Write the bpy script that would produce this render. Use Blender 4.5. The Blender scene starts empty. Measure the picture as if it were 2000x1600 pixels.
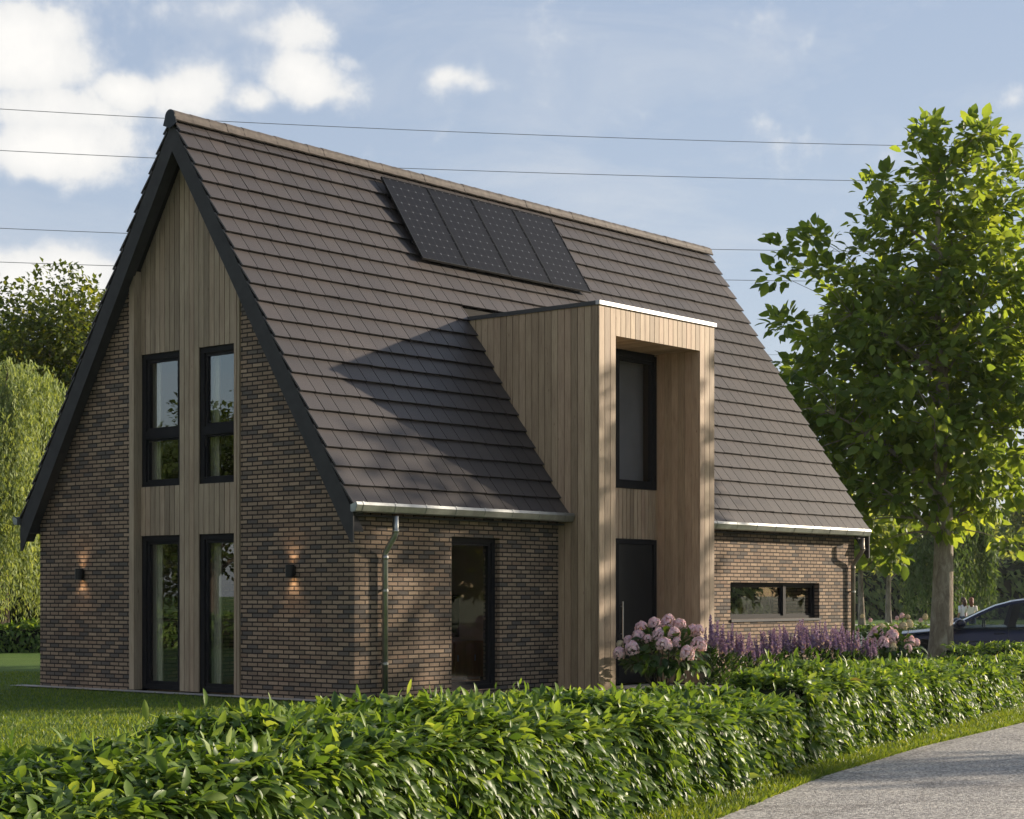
import bpy, math, random
import numpy as np
from mathutils import Vector, Matrix
R = math.radians
rng = np.random.default_rng(11)
random.seed(5)
scn = bpy.context.scene
col = scn.collection

# ------------------------------------------------------------------ camera
CAM = np.array([-17.827, -17.662, 1.46])
HAZE = 0.00012
YAW = R(50.122)
FW = np.array([math.sin(YAW), math.cos(YAW), 0.0])
RT = np.array([math.cos(YAW), -math.sin(YAW), 0.0])
cd = bpy.data.cameras.new('camera'); cam = bpy.data.objects.new('camera', cd); col.objects.link(cam)
cam.location = CAM; cam.rotation_euler = (R(90), 0, -YAW)
cd.sensor_width = 36; cd.lens = 36 * 3625.4 / 2000; cd.shift_y = 361.45 / 2000; cd.shift_x = 0
cd.clip_start = 0.1; cd.clip_end = 3000
scn.camera = cam

def ground_z(x, y):
    t = np.clip((np.asarray(x, float) - 15.0) / 8.0, 0, 1)
    return -0.4 * t * t * (3 - 2 * t)
def spot(lat, depth, z=None):
    p = CAM + FW * depth + RT * lat
    p[2] = ground_z(p[0], p[1]) if z is None else z
    return p
def sight(px, py, depth):           # a measured sight line, taken to its distance
    return CAM + FW * depth + RT * ((px - 1000) / 3625.4 * depth) + np.array([0, 0, 1]) * ((1161.45 - py) / 3625.4 * depth)

# ------------------------------------------------------------------ materials
def mat(name):
    m = bpy.data.materials.new(name); m.use_nodes = True
    nt = m.node_tree; nt.nodes.clear()
    out = nt.nodes.new('ShaderNodeOutputMaterial')
    return m, nt, out
def N(nt, t, **kw):
    n = nt.nodes.new(t)
    for k, v in kw.items():
        if k.startswith('i_'):
            k2 = k[2:]
            k2 = int(k2) if k2.isdigit() else k2.replace('_', ' ')
            n.inputs[k2].default_value = v
        else: setattr(n, k, v)
    return n
def L(nt, a, ao, b, bi): nt.links.new(a.outputs[ao], b.inputs[bi])
def ramp(nt, stops, interp='LINEAR'):
    r = nt.nodes.new('ShaderNodeValToRGB'); cr = r.color_ramp; cr.interpolation = interp
    while len(cr.elements) < len(stops): cr.elements.new(0.5)
    for e, (p, c) in zip(cr.elements, stops):
        e.position = p; e.color = (*c, 1) if len(c) == 3 else c
    return r
def mixc(nt, blend='MIX', fac=0.5):
    m = nt.nodes.new('ShaderNodeMix'); m.data_type = 'RGBA'; m.blend_type = blend; m.inputs[0].default_value = fac
    return m        # inputs 0 fac, 6 A, 7 B ; output 2
def math_n(nt, op, a=None, b=None, va=None, vb=None):
    m = nt.nodes.new('ShaderNodeMath'); m.operation = op
    if a is not None: nt.links.new(a, m.inputs[0])
    elif va is not None: m.inputs[0].default_value = va
    if b is not None: nt.links.new(b, m.inputs[1])
    elif vb is not None: m.inputs[1].default_value = vb
    return m.outputs[0]

def simple(name, c, rough=0.5, metal=0.0, noise=0.12, scale=20, spec=0.3, bump=0.0, coat=0.0, stretch=(1, 1, 1)):
    m, nt, out = mat(name)
    b = N(nt, 'ShaderNodeBsdfPrincipled', i_Roughness=rough, i_Metallic=metal)
    b.inputs['Specular IOR Level'].default_value = spec
    b.inputs['Coat Weight'].default_value = coat
    tc = N(nt, 'ShaderNodeTexCoord'); mp = N(nt, 'ShaderNodeMapping'); mp.inputs['Scale'].default_value = stretch
    L(nt, tc, 'Object', mp, 'Vector')
    n = N(nt, 'ShaderNodeTexNoise', i_Scale=scale, i_Detail=5.0, i_Roughness=0.6); L(nt, mp, 0, n, 'Vector')
    lo = tuple(max(0, v * (1 - noise)) for v in c); hi = tuple(min(1, v * (1 + noise)) for v in c)
    r = ramp(nt, [(0.3, lo), (0.7, hi)]); L(nt, n, 'Fac', r, 'Fac'); L(nt, r, 'Color', b, 'Base Color')
    if bump:
        bp = N(nt, 'ShaderNodeBump', i_Strength=bump, i_Distance=0.01); L(nt, n, 'Fac', bp, 'Height'); L(nt, bp, 0, b, 'Normal')
    L(nt, b, 0, out, 0)
    return m

def brick_mat():
    m, nt, out = mat('brick')
    tc = N(nt, 'ShaderNodeTexCoord'); sp = N(nt, 'ShaderNodeSeparateXYZ'); L(nt, tc, 'Object', sp, 0)
    u = math_n(nt, 'ADD', sp.outputs[0], sp.outputs[1])
    cb = N(nt, 'ShaderNodeCombineXYZ'); nt.links.new(u, cb.inputs[0]); nt.links.new(sp.outputs[2], cb.inputs[1])
    nz = N(nt, 'ShaderNodeTexNoise', i_Scale=9.0, i_Detail=3.0); L(nt, tc, 'Object', nz, 'Vector')
    off = N(nt, 'ShaderNodeVectorMath', operation='MULTIPLY_ADD')
    off.inputs[1].default_value = (0.012, 0.008, 0); 
    L(nt, nz, 'Color', off, 0); L(nt, cb, 0, off, 2)
    bk = N(nt, 'ShaderNodeTexBrick', i_Scale=1.0)
    bk.inputs['Color1'].default_value = (0, 0, 0, 1); bk.inputs['Color2'].default_value = (1, 1, 1, 1); bk.inputs['Mortar'].default_value = (0, 0, 0, 1)
    bk.inputs['Mortar Size'].default_value = 0.0105; bk.inputs['Mortar Smooth'].default_value = 0.2
    bk.inputs['Brick Width'].default_value = 0.214; bk.inputs['Row Height'].default_value = 0.0632
    bk.offset = 0.5
    L(nt, off, 0, bk, 'Vector')
    r = ramp(nt, [(0.0, (0.100, 0.094, 0.089)), (0.16, (0.128, 0.115, 0.104)), (0.22, (0.172, 0.136, 0.106)), (0.40, (0.222, 0.173, 0.132)),
                  (0.58, (0.255, 0.200, 0.150)), (0.78, (0.298, 0.236, 0.175)), (0.9, (0.212, 0.154, 0.115)), (1.0, (0.34, 0.272, 0.203))])
    L(nt, bk, 'Color', r, 'Fac')
    n2 = N(nt, 'ShaderNodeTexNoise', i_Scale=55.0, i_Detail=6.0, i_Roughness=0.7); L(nt, tc, 'Object', n2, 'Vector')
    n3 = N(nt, 'ShaderNodeTexNoise', i_Scale=0.9, i_Detail=3.0); L(nt, tc, 'Object', n3, 'Vector')
    r2 = ramp(nt, [(0.25, (0.62, 0.62, 0.64)), (0.75, (1.25, 1.2, 1.15))]); L(nt, n2, 'Fac', r2, 'Fac')
    r3 = ramp(nt, [(0.3, (0.90, 0.86, 0.84)), (0.7, (1.18, 1.11, 1.05))]); L(nt, n3, 'Fac', r3, 'Fac')
    m1 = mixc(nt, 'MULTIPLY', 1.0); L(nt, r, 'Color', m1, 6); L(nt, r2, 'Color', m1, 7)
    m2 = mixc(nt, 'MULTIPLY', 1.0); L(nt, m1, 2, m2, 6); L(nt, r3, 'Color', m2, 7)
    m3 = mixc(nt, 'MIX'); L(nt, bk, 'Fac', m3, 0); L(nt, m2, 2, m3, 6); m3.inputs[7].default_value = (0.026, 0.020, 0.017, 1)
    b = N(nt, 'ShaderNodeBsdfPrincipled', i_Roughness=0.86); b.inputs['Specular IOR Level'].default_value = 0.25
    L(nt, m3, 2, b, 'Base Color')
    inv = math_n(nt, 'SUBTRACT', None, bk.outputs['Fac'], va=1.0)
    hh = math_n(nt, 'MULTIPLY_ADD', n2.outputs['Fac'], None, vb=0.22); nt.links.new(inv, hh.node.inputs[2])
    hr = math_n(nt, 'MULTIPLY_ADD', bk.outputs['Color'], None, vb=0.18); nt.links.new(hh, hr.node.inputs[2])
    bp = N(nt, 'ShaderNodeBump', i_Strength=0.9, i_Distance=0.012); nt.links.new(hr, bp.inputs['Height']); L(nt, bp, 0, b, 'Normal')
    L(nt, b, 0, out, 0)
    return m

def tint_node(nt):
    return N(nt, 'ShaderNodeAttribute', attribute_name='tint')

def wood_mat(name, stops, rough=0.62):
    m, nt, out = mat(name)
    tc = N(nt, 'ShaderNodeTexCoord'); at = tint_node(nt)
    sc = N(nt, 'ShaderNodeVectorMath', operation='SCALE', i_Scale=37.0)
    cb = N(nt, 'ShaderNodeCombineXYZ'); L(nt, at, 'Fac', cb, 2); L(nt, at, 'Fac', cb, 0); L(nt, cb, 0, sc, 0)
    ad = N(nt, 'ShaderNodeVectorMath', operation='ADD'); L(nt, tc, 'Object', ad, 0); L(nt, sc, 0, ad, 1)
    mp = N(nt, 'ShaderNodeMapping'); mp.inputs['Scale'].default_value = (1, 1, 0.06); L(nt, ad, 0, mp, 'Vector')
    n = N(nt, 'ShaderNodeTexNoise', i_Scale=55.0, i_Detail=7.0, i_Roughness=0.68, i_Distortion=0.5); L(nt, mp, 0, n, 'Vector')
    mp2 = N(nt, 'ShaderNodeMapping'); mp2.inputs['Scale'].default_value = (1, 1, 0.28); L(nt, ad, 0, mp2, 'Vector')
    n2 = N(nt, 'ShaderNodeTexNoise', i_Scale=5.0, i_Detail=4.0); L(nt, mp2, 0, n2, 'Vector')
    r = ramp(nt, stops); L(nt, at, 'Fac', r, 'Fac')
    g = ramp(nt, [(0.28, (0.66, 0.60, 0.55)), (0.5, (0.98, 0.97, 0.96)), (0.75, (1.16, 1.16, 1.15))]); L(nt, n, 'Fac', g, 'Fac')
    g2 = ramp(nt, [(0.3, (0.84, 0.82, 0.82)), (0.72, (1.08, 1.09, 1.08))]); L(nt, n2, 'Fac', g2, 'Fac')
    m1 = mixc(nt, 'MULTIPLY', 1.0); L(nt, r, 'Color', m1, 6); L(nt, g, 'Color', m1, 7)
    m2 = mixc(nt, 'MULTIPLY', 1.0); L(nt, m1, 2, m2, 6); L(nt, g2, 'Color', m2, 7)
    # small knots
    vo = N(nt, 'ShaderNodeTexVoronoi', i_Scale=3.2); mp3 = N(nt, 'ShaderNodeMapping'); mp3.inputs['Scale'].default_value = (2.2, 2.2, 0.75)
    L(nt, ad, 0, mp3, 'Vector'); L(nt, mp3, 0, vo, 'Vector')
    k = ramp(nt, [(0.0, (0.45, 0.36, 0.30)), (0.045, (0.75, 0.7, 0.66)), (0.075, (1, 1, 1))]); L(nt, vo, 'Distance', k, 'Fac')
    m3 = mixc(nt, 'MULTIPLY', 1.0); L(nt, m2, 2, m3, 6); L(nt, k, 'Color', m3, 7)
    b = N(nt, 'ShaderNodeBsdfPrincipled', i_Roughness=rough); b.inputs['Specular IOR Level'].default_value = 0.3
    L(nt, m3, 2, b, 'Base Color')
    bp = N(nt, 'ShaderNodeBump', i_Strength=0.35, i_Distance=0.004); L(nt, n, 'Fac', bp, 'Height'); L(nt, bp, 0, b, 'Normal')
    L(nt, b, 0, out, 0)
    return m

def tile_mat():
    m, nt, out = mat('roof_tile')
    tc = N(nt, 'ShaderNodeTexCoord'); at = tint_node(nt)
    r = ramp(nt, [(0.0, (0.037, 0.032, 0.033)), (0.4, (0.049, 0.0415, 0.0415)), (0.75, (0.059, 0.0495, 0.048)), (1.0, (0.080, 0.063, 0.056))]); L(nt, at, 'Fac', r, 'Fac')
    n = N(nt, 'ShaderNodeTexNoise', i_Scale=140.0, i_Detail=4.0, i_Roughness=0.7); L(nt, tc, 'Object', n, 'Vector')
    n2 = N(nt, 'ShaderNodeTexNoise', i_Scale=1.3, i_Detail=5.0, i_Roughness=0.65); L(nt, tc, 'Object', n2, 'Vector')
    g = ramp(nt, [(0.3, (0.78, 0.78, 0.79)), (0.7, (1.16, 1.15, 1.13))]); L(nt, n, 'Fac', g, 'Fac')
    g2 = ramp(nt, [(0.3, (0.83, 0.84, 0.86)), (0.7, (1.13, 1.11, 1.08))]); L(nt, n2, 'Fac', g2, 'Fac')
    m1 = mixc(nt, 'MULTIPLY', 1.0); L(nt, r, 'Color', m1, 6); L(nt, g, 'Color', m1, 7)
    m2 = mixc(nt, 'MULTIPLY', 1.0); L(nt, m1, 2, m2, 6); L(nt, g2, 'Color', m2, 7)
    lv = N(nt, 'ShaderNodeTexNoise', i_Scale=26.0, i_Detail=5.0, i_Roughness=0.75); L(nt, tc, 'Object', lv, 'Vector')
    lm = math_n(nt, 'MULTIPLY', lv.outputs['Fac'], n2.outputs['Fac']); lr = ramp(nt, [(0.36, (0, 0, 0)), (0.44, (1, 1, 1))]); nt.links.new(lm, lr.inputs['Fac'])
    m4 = mixc(nt, 'MIX'); nt.links.new(math_n(nt, 'MULTIPLY', lr.outputs['Color'], None, vb=0.35), m4.inputs[0]); L(nt, m2, 2, m4, 6); m4.inputs[7].default_value = (0.12, 0.108, 0.09, 1); m2 = m4
    b = N(nt, 'ShaderNodeBsdfPrincipled', i_Roughness=0.5); b.inputs['Specular IOR Level'].default_value = 0.5
    L(nt, m2, 2, b, 'Base Color')
    bp = N(nt, 'ShaderNodeBump', i_Strength=0.4, i_Distance=0.004); L(nt, n, 'Fac', bp, 'Height'); L(nt, bp, 0, b, 'Normal')
    L(nt, b, 0, out, 0)
    return m

def leaf_mat(name, stops, trans=0.45, gloss=0.35, transboost=2.0, rough=0.42, yellow=1.0):
    m, nt, out = mat(name)
    at = tint_node(nt); r = ramp(nt, stops); L(nt, at, 'Fac', r, 'Fac')
    tc = N(nt, 'ShaderNodeTexCoord')
    n = N(nt, 'ShaderNodeTexNoise', i_Scale=2.2, i_Detail=3.0); L(nt, tc, 'Object', n, 'Vector')
    g = ramp(nt, [(0.3, (0.78, 0.82, 0.8)), (0.7, (1.2, 1.15, 1.0))]); L(nt, n, 'Fac', g, 'Fac')
    m1 = mixc(nt, 'MULTIPLY', 1.0); L(nt, r, 'Color', m1, 6); L(nt, g, 'Color', m1, 7)
    b = N(nt, 'ShaderNodeBsdfPrincipled', i_Roughness=rough); b.inputs['Specular IOR Level'].default_value = gloss
    L(nt, m1, 2, b, 'Base Color')
    t = N(nt, 'ShaderNodeBsdfTranslucent')
    tcx = mixc(nt, 'MULTIPLY', 1.0); L(nt, m1, 2, tcx, 6); tcx.inputs[7].default_value = (transboost * 1.25 * yellow, transboost, transboost * 0.35, 1)
    L(nt, tcx, 2, t, 'Color')
    mx = N(nt, 'ShaderNodeMixShader', i_0=trans); L(nt, b, 0, mx, 1); L(nt, t, 0, mx, 2)
    L(nt, mx, 0, out, 0)
    return m

def glass_mat(name='window_glass', ior=2.5, tint=(0.82, 0.84, 0.82, 1)):
    m, nt, out = mat(name)
    fr = N(nt, 'ShaderNodeFresnel', i_IOR=ior)
    tr = N(nt, 'ShaderNodeBsdfTransparent'); tr.inputs[0].default_value = tint
    gl = N(nt, 'ShaderNodeBsdfGlossy', i_Roughness=0.0); gl.inputs[0].default_value = (0.95, 0.97, 1, 1)
    tc = N(nt, 'ShaderNodeTexCoord'); n = N(nt, 'ShaderNodeTexNoise', i_Scale=1.6, i_Detail=1.0); L(nt, tc, 'Object', n, 'Vector')
    bp = N(nt, 'ShaderNodeBump', i_Strength=0.012, i_Distance=0.01); L(nt, n, 'Fac', bp, 'Height'); L(nt, bp, 0, gl, 'Normal')
    ge = N(nt, 'ShaderNodeNewGeometry'); fc = math_n(nt, 'MULTIPLY', fr.outputs[0], math_n(nt, 'SUBTRACT', None, ge.outputs['Backfacing'], va=1.0))
    mx = N(nt, 'ShaderNodeMixShader'); nt.links.new(fc, mx.inputs[0]); L(nt, tr, 0, mx, 1); L(nt, gl, 0, mx, 2)
    L(nt, mx, 0, out, 0)
    return m

def grass_ground_mat():
    m, nt, out = mat('grass_ground')
    tc = N(nt, 'ShaderNodeTexCoord')
    n = N(nt, 'ShaderNodeTexNoise', i_Scale=0.35, i_Detail=6.0); L(nt, tc, 'Object', n, 'Vector')
    n2 = N(nt, 'ShaderNodeTexNoise', i_Scale=30.0, i_Detail=6.0, i_Roughness=0.75); L(nt, tc, 'Object', n2, 'Vector')
    r = ramp(nt, [(0.3, (0.058, 0.11, 0.022)), (0.55, (0.092, 0.155, 0.03)), (0.8, (0.125, 0.175, 0.04))]); L(nt, n, 'Fac', r, 'Fac')
    g = ramp(nt, [(0.3, (0.55, 0.6, 0.5)), (0.7, (1.35, 1.3, 1.2))]); L(nt, n2, 'Fac', g, 'Fac')
    m1 = mixc(nt, 'MULTIPLY', 1.0); L(nt, r, 'Color', m1, 6); L(nt, g, 'Color', m1, 7)
    b = N(nt, 'ShaderNodeBsdfPrincipled', i_Roughness=0.8); b.inputs['Specular IOR Level'].default_value = 0.2
    L(nt, m1, 2, b, 'Base Color')
    bp = N(nt, 'ShaderNodeBump', i_Strength=0.9, i_Distance=0.05); L(nt, n2, 'Fac', bp, 'Height'); L(nt, bp, 0, b, 'Normal')
    L(nt, b, 0, out, 0)
    return m

def road_mat():
    m, nt, out = mat('road_surface')
    tc = N(nt, 'ShaderNodeTexCoord')
    v = N(nt, 'ShaderNodeTexVoronoi', i_Scale=48.0); L(nt, tc, 'Object', v, 'Vector')
    v2 = N(nt, 'ShaderNodeTexVoronoi', i_Scale=120.0); L(nt, tc, 'Object', v2, 'Vector')
    n = N(nt, 'ShaderNodeTexNoise', i_Scale=0.8, i_Detail=6.0, i_Roughness=0.65); L(nt, tc, 'Object', n, 'Vector')
    n2 = N(nt, 'ShaderNodeTexNoise', i_Scale=22.0, i_Detail=5.0, i_Roughness=0.8); L(nt, tc, 'Object', n2, 'Vector')
    sp = N(nt, 'ShaderNodeSeparateColor'); L(nt, v, 'Color', sp, 0)
    r = ramp(nt, [(0.0, (0.22, 0.212, 0.20)), (0.35, (0.365, 0.35, 0.325)), (0.75, (0.50, 0.475, 0.435)), (1.0, (0.64, 0.60, 0.54))]); L(nt, sp, 0, r, 'Fac')
    g = ramp(nt, [(0.0, (1.1, 1.1, 1.1)), (0.5, (1.0, 1.0, 1.0)), (0.75, (0.55, 0.53, 0.52))]); L(nt, v, 'Distance', g, 'Fac')
    g2 = ramp(nt, [(0.3, (0.84, 0.84, 0.86)), (0.7, (1.1, 1.09, 1.07))]); L(nt, n, 'Fac', g2, 'Fac')
    g3 = ramp(nt, [(0.3, (0.72, 0.72, 0.72)), (0.7, (1.2, 1.2, 1.2))]); L(nt, n2, 'Fac', g3, 'Fac')
    m1 = mixc(nt, 'MULTIPLY', 1.0); L(nt, r, 'Color', m1, 6); L(nt, g, 'Color', m1, 7)
    m2 = mixc(nt, 'MULTIPLY', 1.0); L(nt, m1, 2, m2, 6); L(nt, g2, 'Color', m2, 7)
    m3 = mixc(nt, 'MULTIPLY', 1.0); L(nt, m2, 2, m3, 6); L(nt, g3, 'Color', m3, 7)
    b = N(nt, 'ShaderNodeBsdfPrincipled', i_Roughness=0.85); b.inputs['Specular IOR Level'].default_value = 0.3
    L(nt, m3, 2, b, 'Base Color')
    n4 = N(nt, 'ShaderNodeTexNoise', i_Scale=0.33, i_Detail=4.0, i_Distortion=1.2); L(nt, tc, 'Object', n4, 'Vector')
    g4 = ramp(nt, [(0.36, (0.80, 0.80, 0.81)), (0.46, (1.0, 1.0, 1.0)), (0.68, (1.06, 1.05, 1.03))]); L(nt, n4, 'Fac', g4, 'Fac')
    m5 = mixc(nt, 'MULTIPLY', 1.0); L(nt, m3, 2, m5, 6); L(nt, g4, 'Color', m5, 7); L(nt, m5, 2, b, 'Base Color')
    wob = N(nt, 'ShaderNodeVectorMath', operation='MULTIPLY_ADD'); wob.inputs[1].default_value = (0.5, 0.5, 0); L(nt, n2, 'Color', wob, 0); L(nt, tc, 'Object', wob, 2)
    vc = N(nt, 'ShaderNodeTexVoronoi', i_Scale=0.42); vc.feature = 'DISTANCE_TO_EDGE'; L(nt, wob, 0, vc, 'Vector')
    gc = ramp(nt, [(0.0, (0.5, 0.49, 0.48)), (0.008, (0.72, 0.71, 0.7)), (0.016, (1, 1, 1))]); L(nt, vc, 'Distance', gc, 'Fac')
    m6 = mixc(nt, 'MULTIPLY', 0.7); L(nt, m5, 2, m6, 6); L(nt, gc, 'Color', m6, 7); L(nt, m6, 2, b, 'Base Color')
    hh = math_n(nt, 'ADD', v.outputs['Distance'], v2.outputs['Distance'])
    bp = N(nt, 'ShaderNodeBump', i_Strength=0.8, i_Distance=0.008); bp.invert = True; nt.links.new(hh, bp.inputs['Height']); L(nt, bp, 0, b, 'Normal')
    L(nt, b, 0, out, 0)
    return m

def solar_mat():
    m, nt, out = mat('solar_cell')
    uv = N(nt, 'ShaderNodeUVMap')
    sp = N(nt, 'ShaderNodeSeparateXYZ'); L(nt, uv, 0, sp, 0)
    def cell(o, k):
        a = math_n(nt, 'MULTIPLY', o, None, vb=k); f = math_n(nt, 'FRACT', a); s = math_n(nt, 'SUBTRACT', f, None, vb=0.5)
        return math_n(nt, 'ABSOLUTE', s)
    fx = cell(sp.outputs[0], 6); fy = cell(sp.outputs[1], 10)
    dia = math_n(nt, 'ADD', fx, fy)                    # near 1 at the cell corners
    dot = math_n(nt, 'GREATER_THAN', dia, None, vb=0.885)
    mx = math_n(nt, 'MAXIMUM', fx, fy); line = math_n(nt, 'GREATER_THAN', mx, None, vb=0.485)
    c1 = mixc(nt); nt.links.new(line, c1.inputs[0]); c1.inputs[6].default_value = (0.004, 0.0045, 0.007, 1); c1.inputs[7].default_value = (0.03, 0.031, 0.036, 1)
    c2 = mixc(nt); nt.links.new(dot, c2.inputs[0]); L(nt, c1, 2, c2, 6); c2.inputs[7].default_value = (0.13, 0.13, 0.145, 1)
    b = N(nt, 'ShaderNodeBsdfPrincipled', i_Roughness=0.38); b.inputs['Specular IOR Level'].default_value = 0.12
    L(nt, c2, 2, b, 'Base Color'); L(nt, b, 0, out, 0)
    return m

def bark_mat(name, c1, c2, c3, scale=6.0):
    m, nt, out = mat(name)
    tc = N(nt, 'ShaderNodeTexCoord'); mp = N(nt, 'ShaderNodeMapping'); mp.inputs['Scale'].default_value = (1, 1, 0.35); L(nt, tc, 'Object', mp, 0)
    n = N(nt, 'ShaderNodeTexNoise', i_Scale=scale, i_Detail=8.0, i_Roughness=0.7, i_Distortion=0.6); L(nt, mp, 0, n, 'Vector')
    n2 = N(nt, 'ShaderNodeTexNoise', i_Scale=scale * 7, i_Detail=6.0); L(nt, mp, 0, n2, 'Vector')
    r = ramp(nt, [(0.32, c1), (0.5, c2), (0.66, c3)]); L(nt, n, 'Fac', r, 'Fac')
    b = N(nt, 'ShaderNodeBsdfPrincipled', i_Roughness=0.9); b.inputs['Specular IOR Level'].default_value = 0.15
    L(nt, r, 'Color', b, 'Base Color')
    s = math_n(nt, 'ADD', n.outputs['Fac'], n2.outputs['Fac'])
    bp = N(nt, 'ShaderNodeBump', i_Strength=0.8, i_Distance=0.02); nt.links.new(s, bp.inputs['Height']); L(nt, bp, 0, b, 'Normal')
    L(nt, b, 0, out, 0)
    return m

M = {}
M['brick'] = brick_mat()
M['wood'] = wood_mat('larch_boards', [(0.0, (0.255, 0.190, 0.130)), (0.35, (0.350, 0.264, 0.181)), (0.7, (0.425, 0.326, 0.227)), (1.0, (0.395, 0.283, 0.200))])
M['wood_grey'] = wood_mat('weathered_boards', [(0.0, (0.235, 0.182, 0.128)), (0.35, (0.305, 0.240, 0.170)), (0.7, (0.36, 0.286, 0.206)), (1.0, (0.335, 0.252, 0.180))])
M['tile'] = tile_mat()
M['ridge'] = simple('ridge_tile', (0.088, 0.073, 0.064), 0.7, noise=0.35, scale=8, bump=0.3)
M['dark_trim'] = simple('anthracite_paint', (0.046, 0.045, 0.047), 0.65, noise=0.15, scale=6, spec=0.12)
M['frame'] = simple('window_frame_paint', (0.0125, 0.0125, 0.0145), 0.6, noise=0.12, scale=9, spec=0.1)
M['door'] = simple('door_paint', (0.012, 0.014, 0.016), 0.38, noise=0.15, scale=5)
M['backing'] = simple('dark_membrane', (0.012, 0.011, 0.010), 0.9)
M['zinc'] = simple('zinc', (0.36, 0.37, 0.36), 0.42, metal=0.9, noise=0.2, scale=5)
M['zinc_old'] = simple('old_zinc', (0.20, 0.175, 0.145), 0.5, metal=0.7, noise=0.25, scale=4)
M['cap'] = simple('aluminium_cap', (0.42, 0.42, 0.43), 0.42, metal=0.35, noise=0.05)
M['zinc_dark'] = simple('dull_zinc', (0.065, 0.066, 0.070), 0.6, spec=0.15, metal=0.0, noise=0.12)
M['glass'] = glass_mat(); M['car_glass'] = glass_mat('car_window_glass', 1.4, (0.5, 0.54, 0.52, 1))
M['bay_glass'] = glass_mat('coated_glass', 1.45, (0.85, 0.86, 0.87, 1)); M['reflection_panel'] = simple('grey_sky_reflection', (0.27, 0.255, 0.255), 0.9, noise=0.1, scale=2)  # last one: plain grey painted in place of a sky reflection
M['plaster'] = simple('plaster', (0.75, 0.70, 0.62), 0.9, noise=0.05)
M['white_plaster'] = simple('white_plaster', (0.78, 0.77, 0.74), 0.9, noise=0.04)
M['floor'] = simple('oak_floor', (0.30, 0.20, 0.12), 0.5, noise=0.3, scale=6)
M['curtain'] = simple('linen', (0.74, 0.69, 0.58), 0.95, noise=0.1)
M['cabinet'] = simple('cabinet_oak', (0.55, 0.27, 0.12), 0.45, noise=0.25, scale=8, stretch=(1, 1, 0.1))
M['screen'] = simple('black_screen', (0.006, 0.006, 0.007), 0.15)
M['concrete'] = simple('concrete', (0.34, 0.32, 0.29), 0.9, noise=0.18, scale=7, bump=0.3)
M['cell'] = solar_mat()
M['black'] = simple('black_metal', (0.008, 0.008, 0.009), 0.4)
M['grass_ground'] = grass_ground_mat()
M['road'] = road_mat()
M['bark'] = bark_mat('bark', (0.11, 0.088, 0.068), (0.24, 0.20, 0.16), (0.37, 0.34, 0.285))
M['bark_dark'] = bark_mat('bark_dark', (0.03, 0.024, 0.018), (0.07, 0.055, 0.042), (0.12, 0.1, 0.08))
M['leaf_tree'] = leaf_mat('plane_leaf', [(0.0, (0.058, 0.102, 0.028)), (0.5, (0.108, 0.165, 0.042)), (0.9, (0.175, 0.23, 0.058)), (1.0, (0.19, 0.24, 0.06))], 0.48, 0.25, 2.7, 0.45, 0.95)
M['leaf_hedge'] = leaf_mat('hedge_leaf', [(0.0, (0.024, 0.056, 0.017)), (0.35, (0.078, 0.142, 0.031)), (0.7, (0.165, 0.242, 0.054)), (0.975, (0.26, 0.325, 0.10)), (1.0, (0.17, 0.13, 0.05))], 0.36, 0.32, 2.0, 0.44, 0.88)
M['leaf_willow'] = leaf_mat('willow_leaf', [(0.0, (0.13, 0.175, 0.075)), (0.5, (0.235, 0.29, 0.13)), (1.0, (0.36, 0.41, 0.22))], 0.36, 0.15, 1.5, 0.6, 0.85)
M['leaf_dark'] = leaf_mat('woodland_leaf', [(0.0, (0.030, 0.052, 0.014)), (0.5, (0.060, 0.092, 0.022)), (1.0, (0.115, 0.14, 0.03))], 0.45, 0.15, 2.4, 0.55)
M['leaf_far'] = leaf_mat('park_leaf', [(0.0, (0.085, 0.13, 0.06)), (0.5, (0.15, 0.21, 0.09)), (1.0, (0.24, 0.29, 0.12))], 0.45, 0.12, 2.2, 0.6)  # greens paled so the leaf colour itself carries distance haze
M['leaf_shade'] = leaf_mat('weeping_leaf', [(0.0, (0.06, 0.095, 0.04)), (0.5, (0.10, 0.15, 0.06)), (1.0, (0.16, 0.21, 0.09))], 0.3, 0.1, 1.5, 0.6, 0.8)
M['leaf_shrub'] = leaf_mat('shrub_leaf', [(0.0, (0.018, 0.045, 0.014)), (0.5, (0.032, 0.072, 0.02)), (1.0, (0.06, 0.11, 0.026))], 0.3, 0.45, 1.8)
M['grass'] = leaf_mat('grass_blade', [(0.0, (0.065, 0.12, 0.024)), (0.6, (0.125, 0.20, 0.04)), (1.0, (0.21, 0.25, 0.075))], 0.45, 0.25, 1.6)
M['petal_pink'] = leaf_mat('pink_petal', [(0.0, (0.70, 0.42, 0.62)), (0.5, (0.84, 0.60, 0.77)), (1.0, (0.90, 0.78, 0.86))], 0.25, 0.2, 1.0, 0.7, 0.8)
M['petal_cream'] = leaf_mat('cream_petal', [(0.0, (0.58, 0.50, 0.42)), (1.0, (0.75, 0.68, 0.56))], 0.25, 0.2, 1.0, 0.7, 0.8)
M['petal_purple'] = leaf_mat('purple_petal', [(0.0, (0.20, 0.13, 0.38)), (0.6, (0.40, 0.29, 0.58)), (1.0, (0.66, 0.52, 0.72))], 0.25, 0.2, 1.0, 0.7, 0.9)
M['soil'] = simple('soil', (0.045, 0.033, 0.024), 0.95, noise=0.4, scale=18, bump=0.6)
M['car'] = simple('navy_car_paint', (0.010, 0.014, 0.045), 0.25, metal=0.3, noise=0.03, coat=0.25)
M['car_trim'] = simple('black_trim', (0.008, 0.008, 0.010), 0.45)
M['rubber'] = simple('rubber', (0.012, 0.012, 0.012), 0.8)
M['alloy'] = simple('alloy', (0.55, 0.55, 0.56), 0.3, metal=0.9)
M['seat'] = simple('seat_leather', (0.16, 0.11, 0.08), 0.6)
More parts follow.
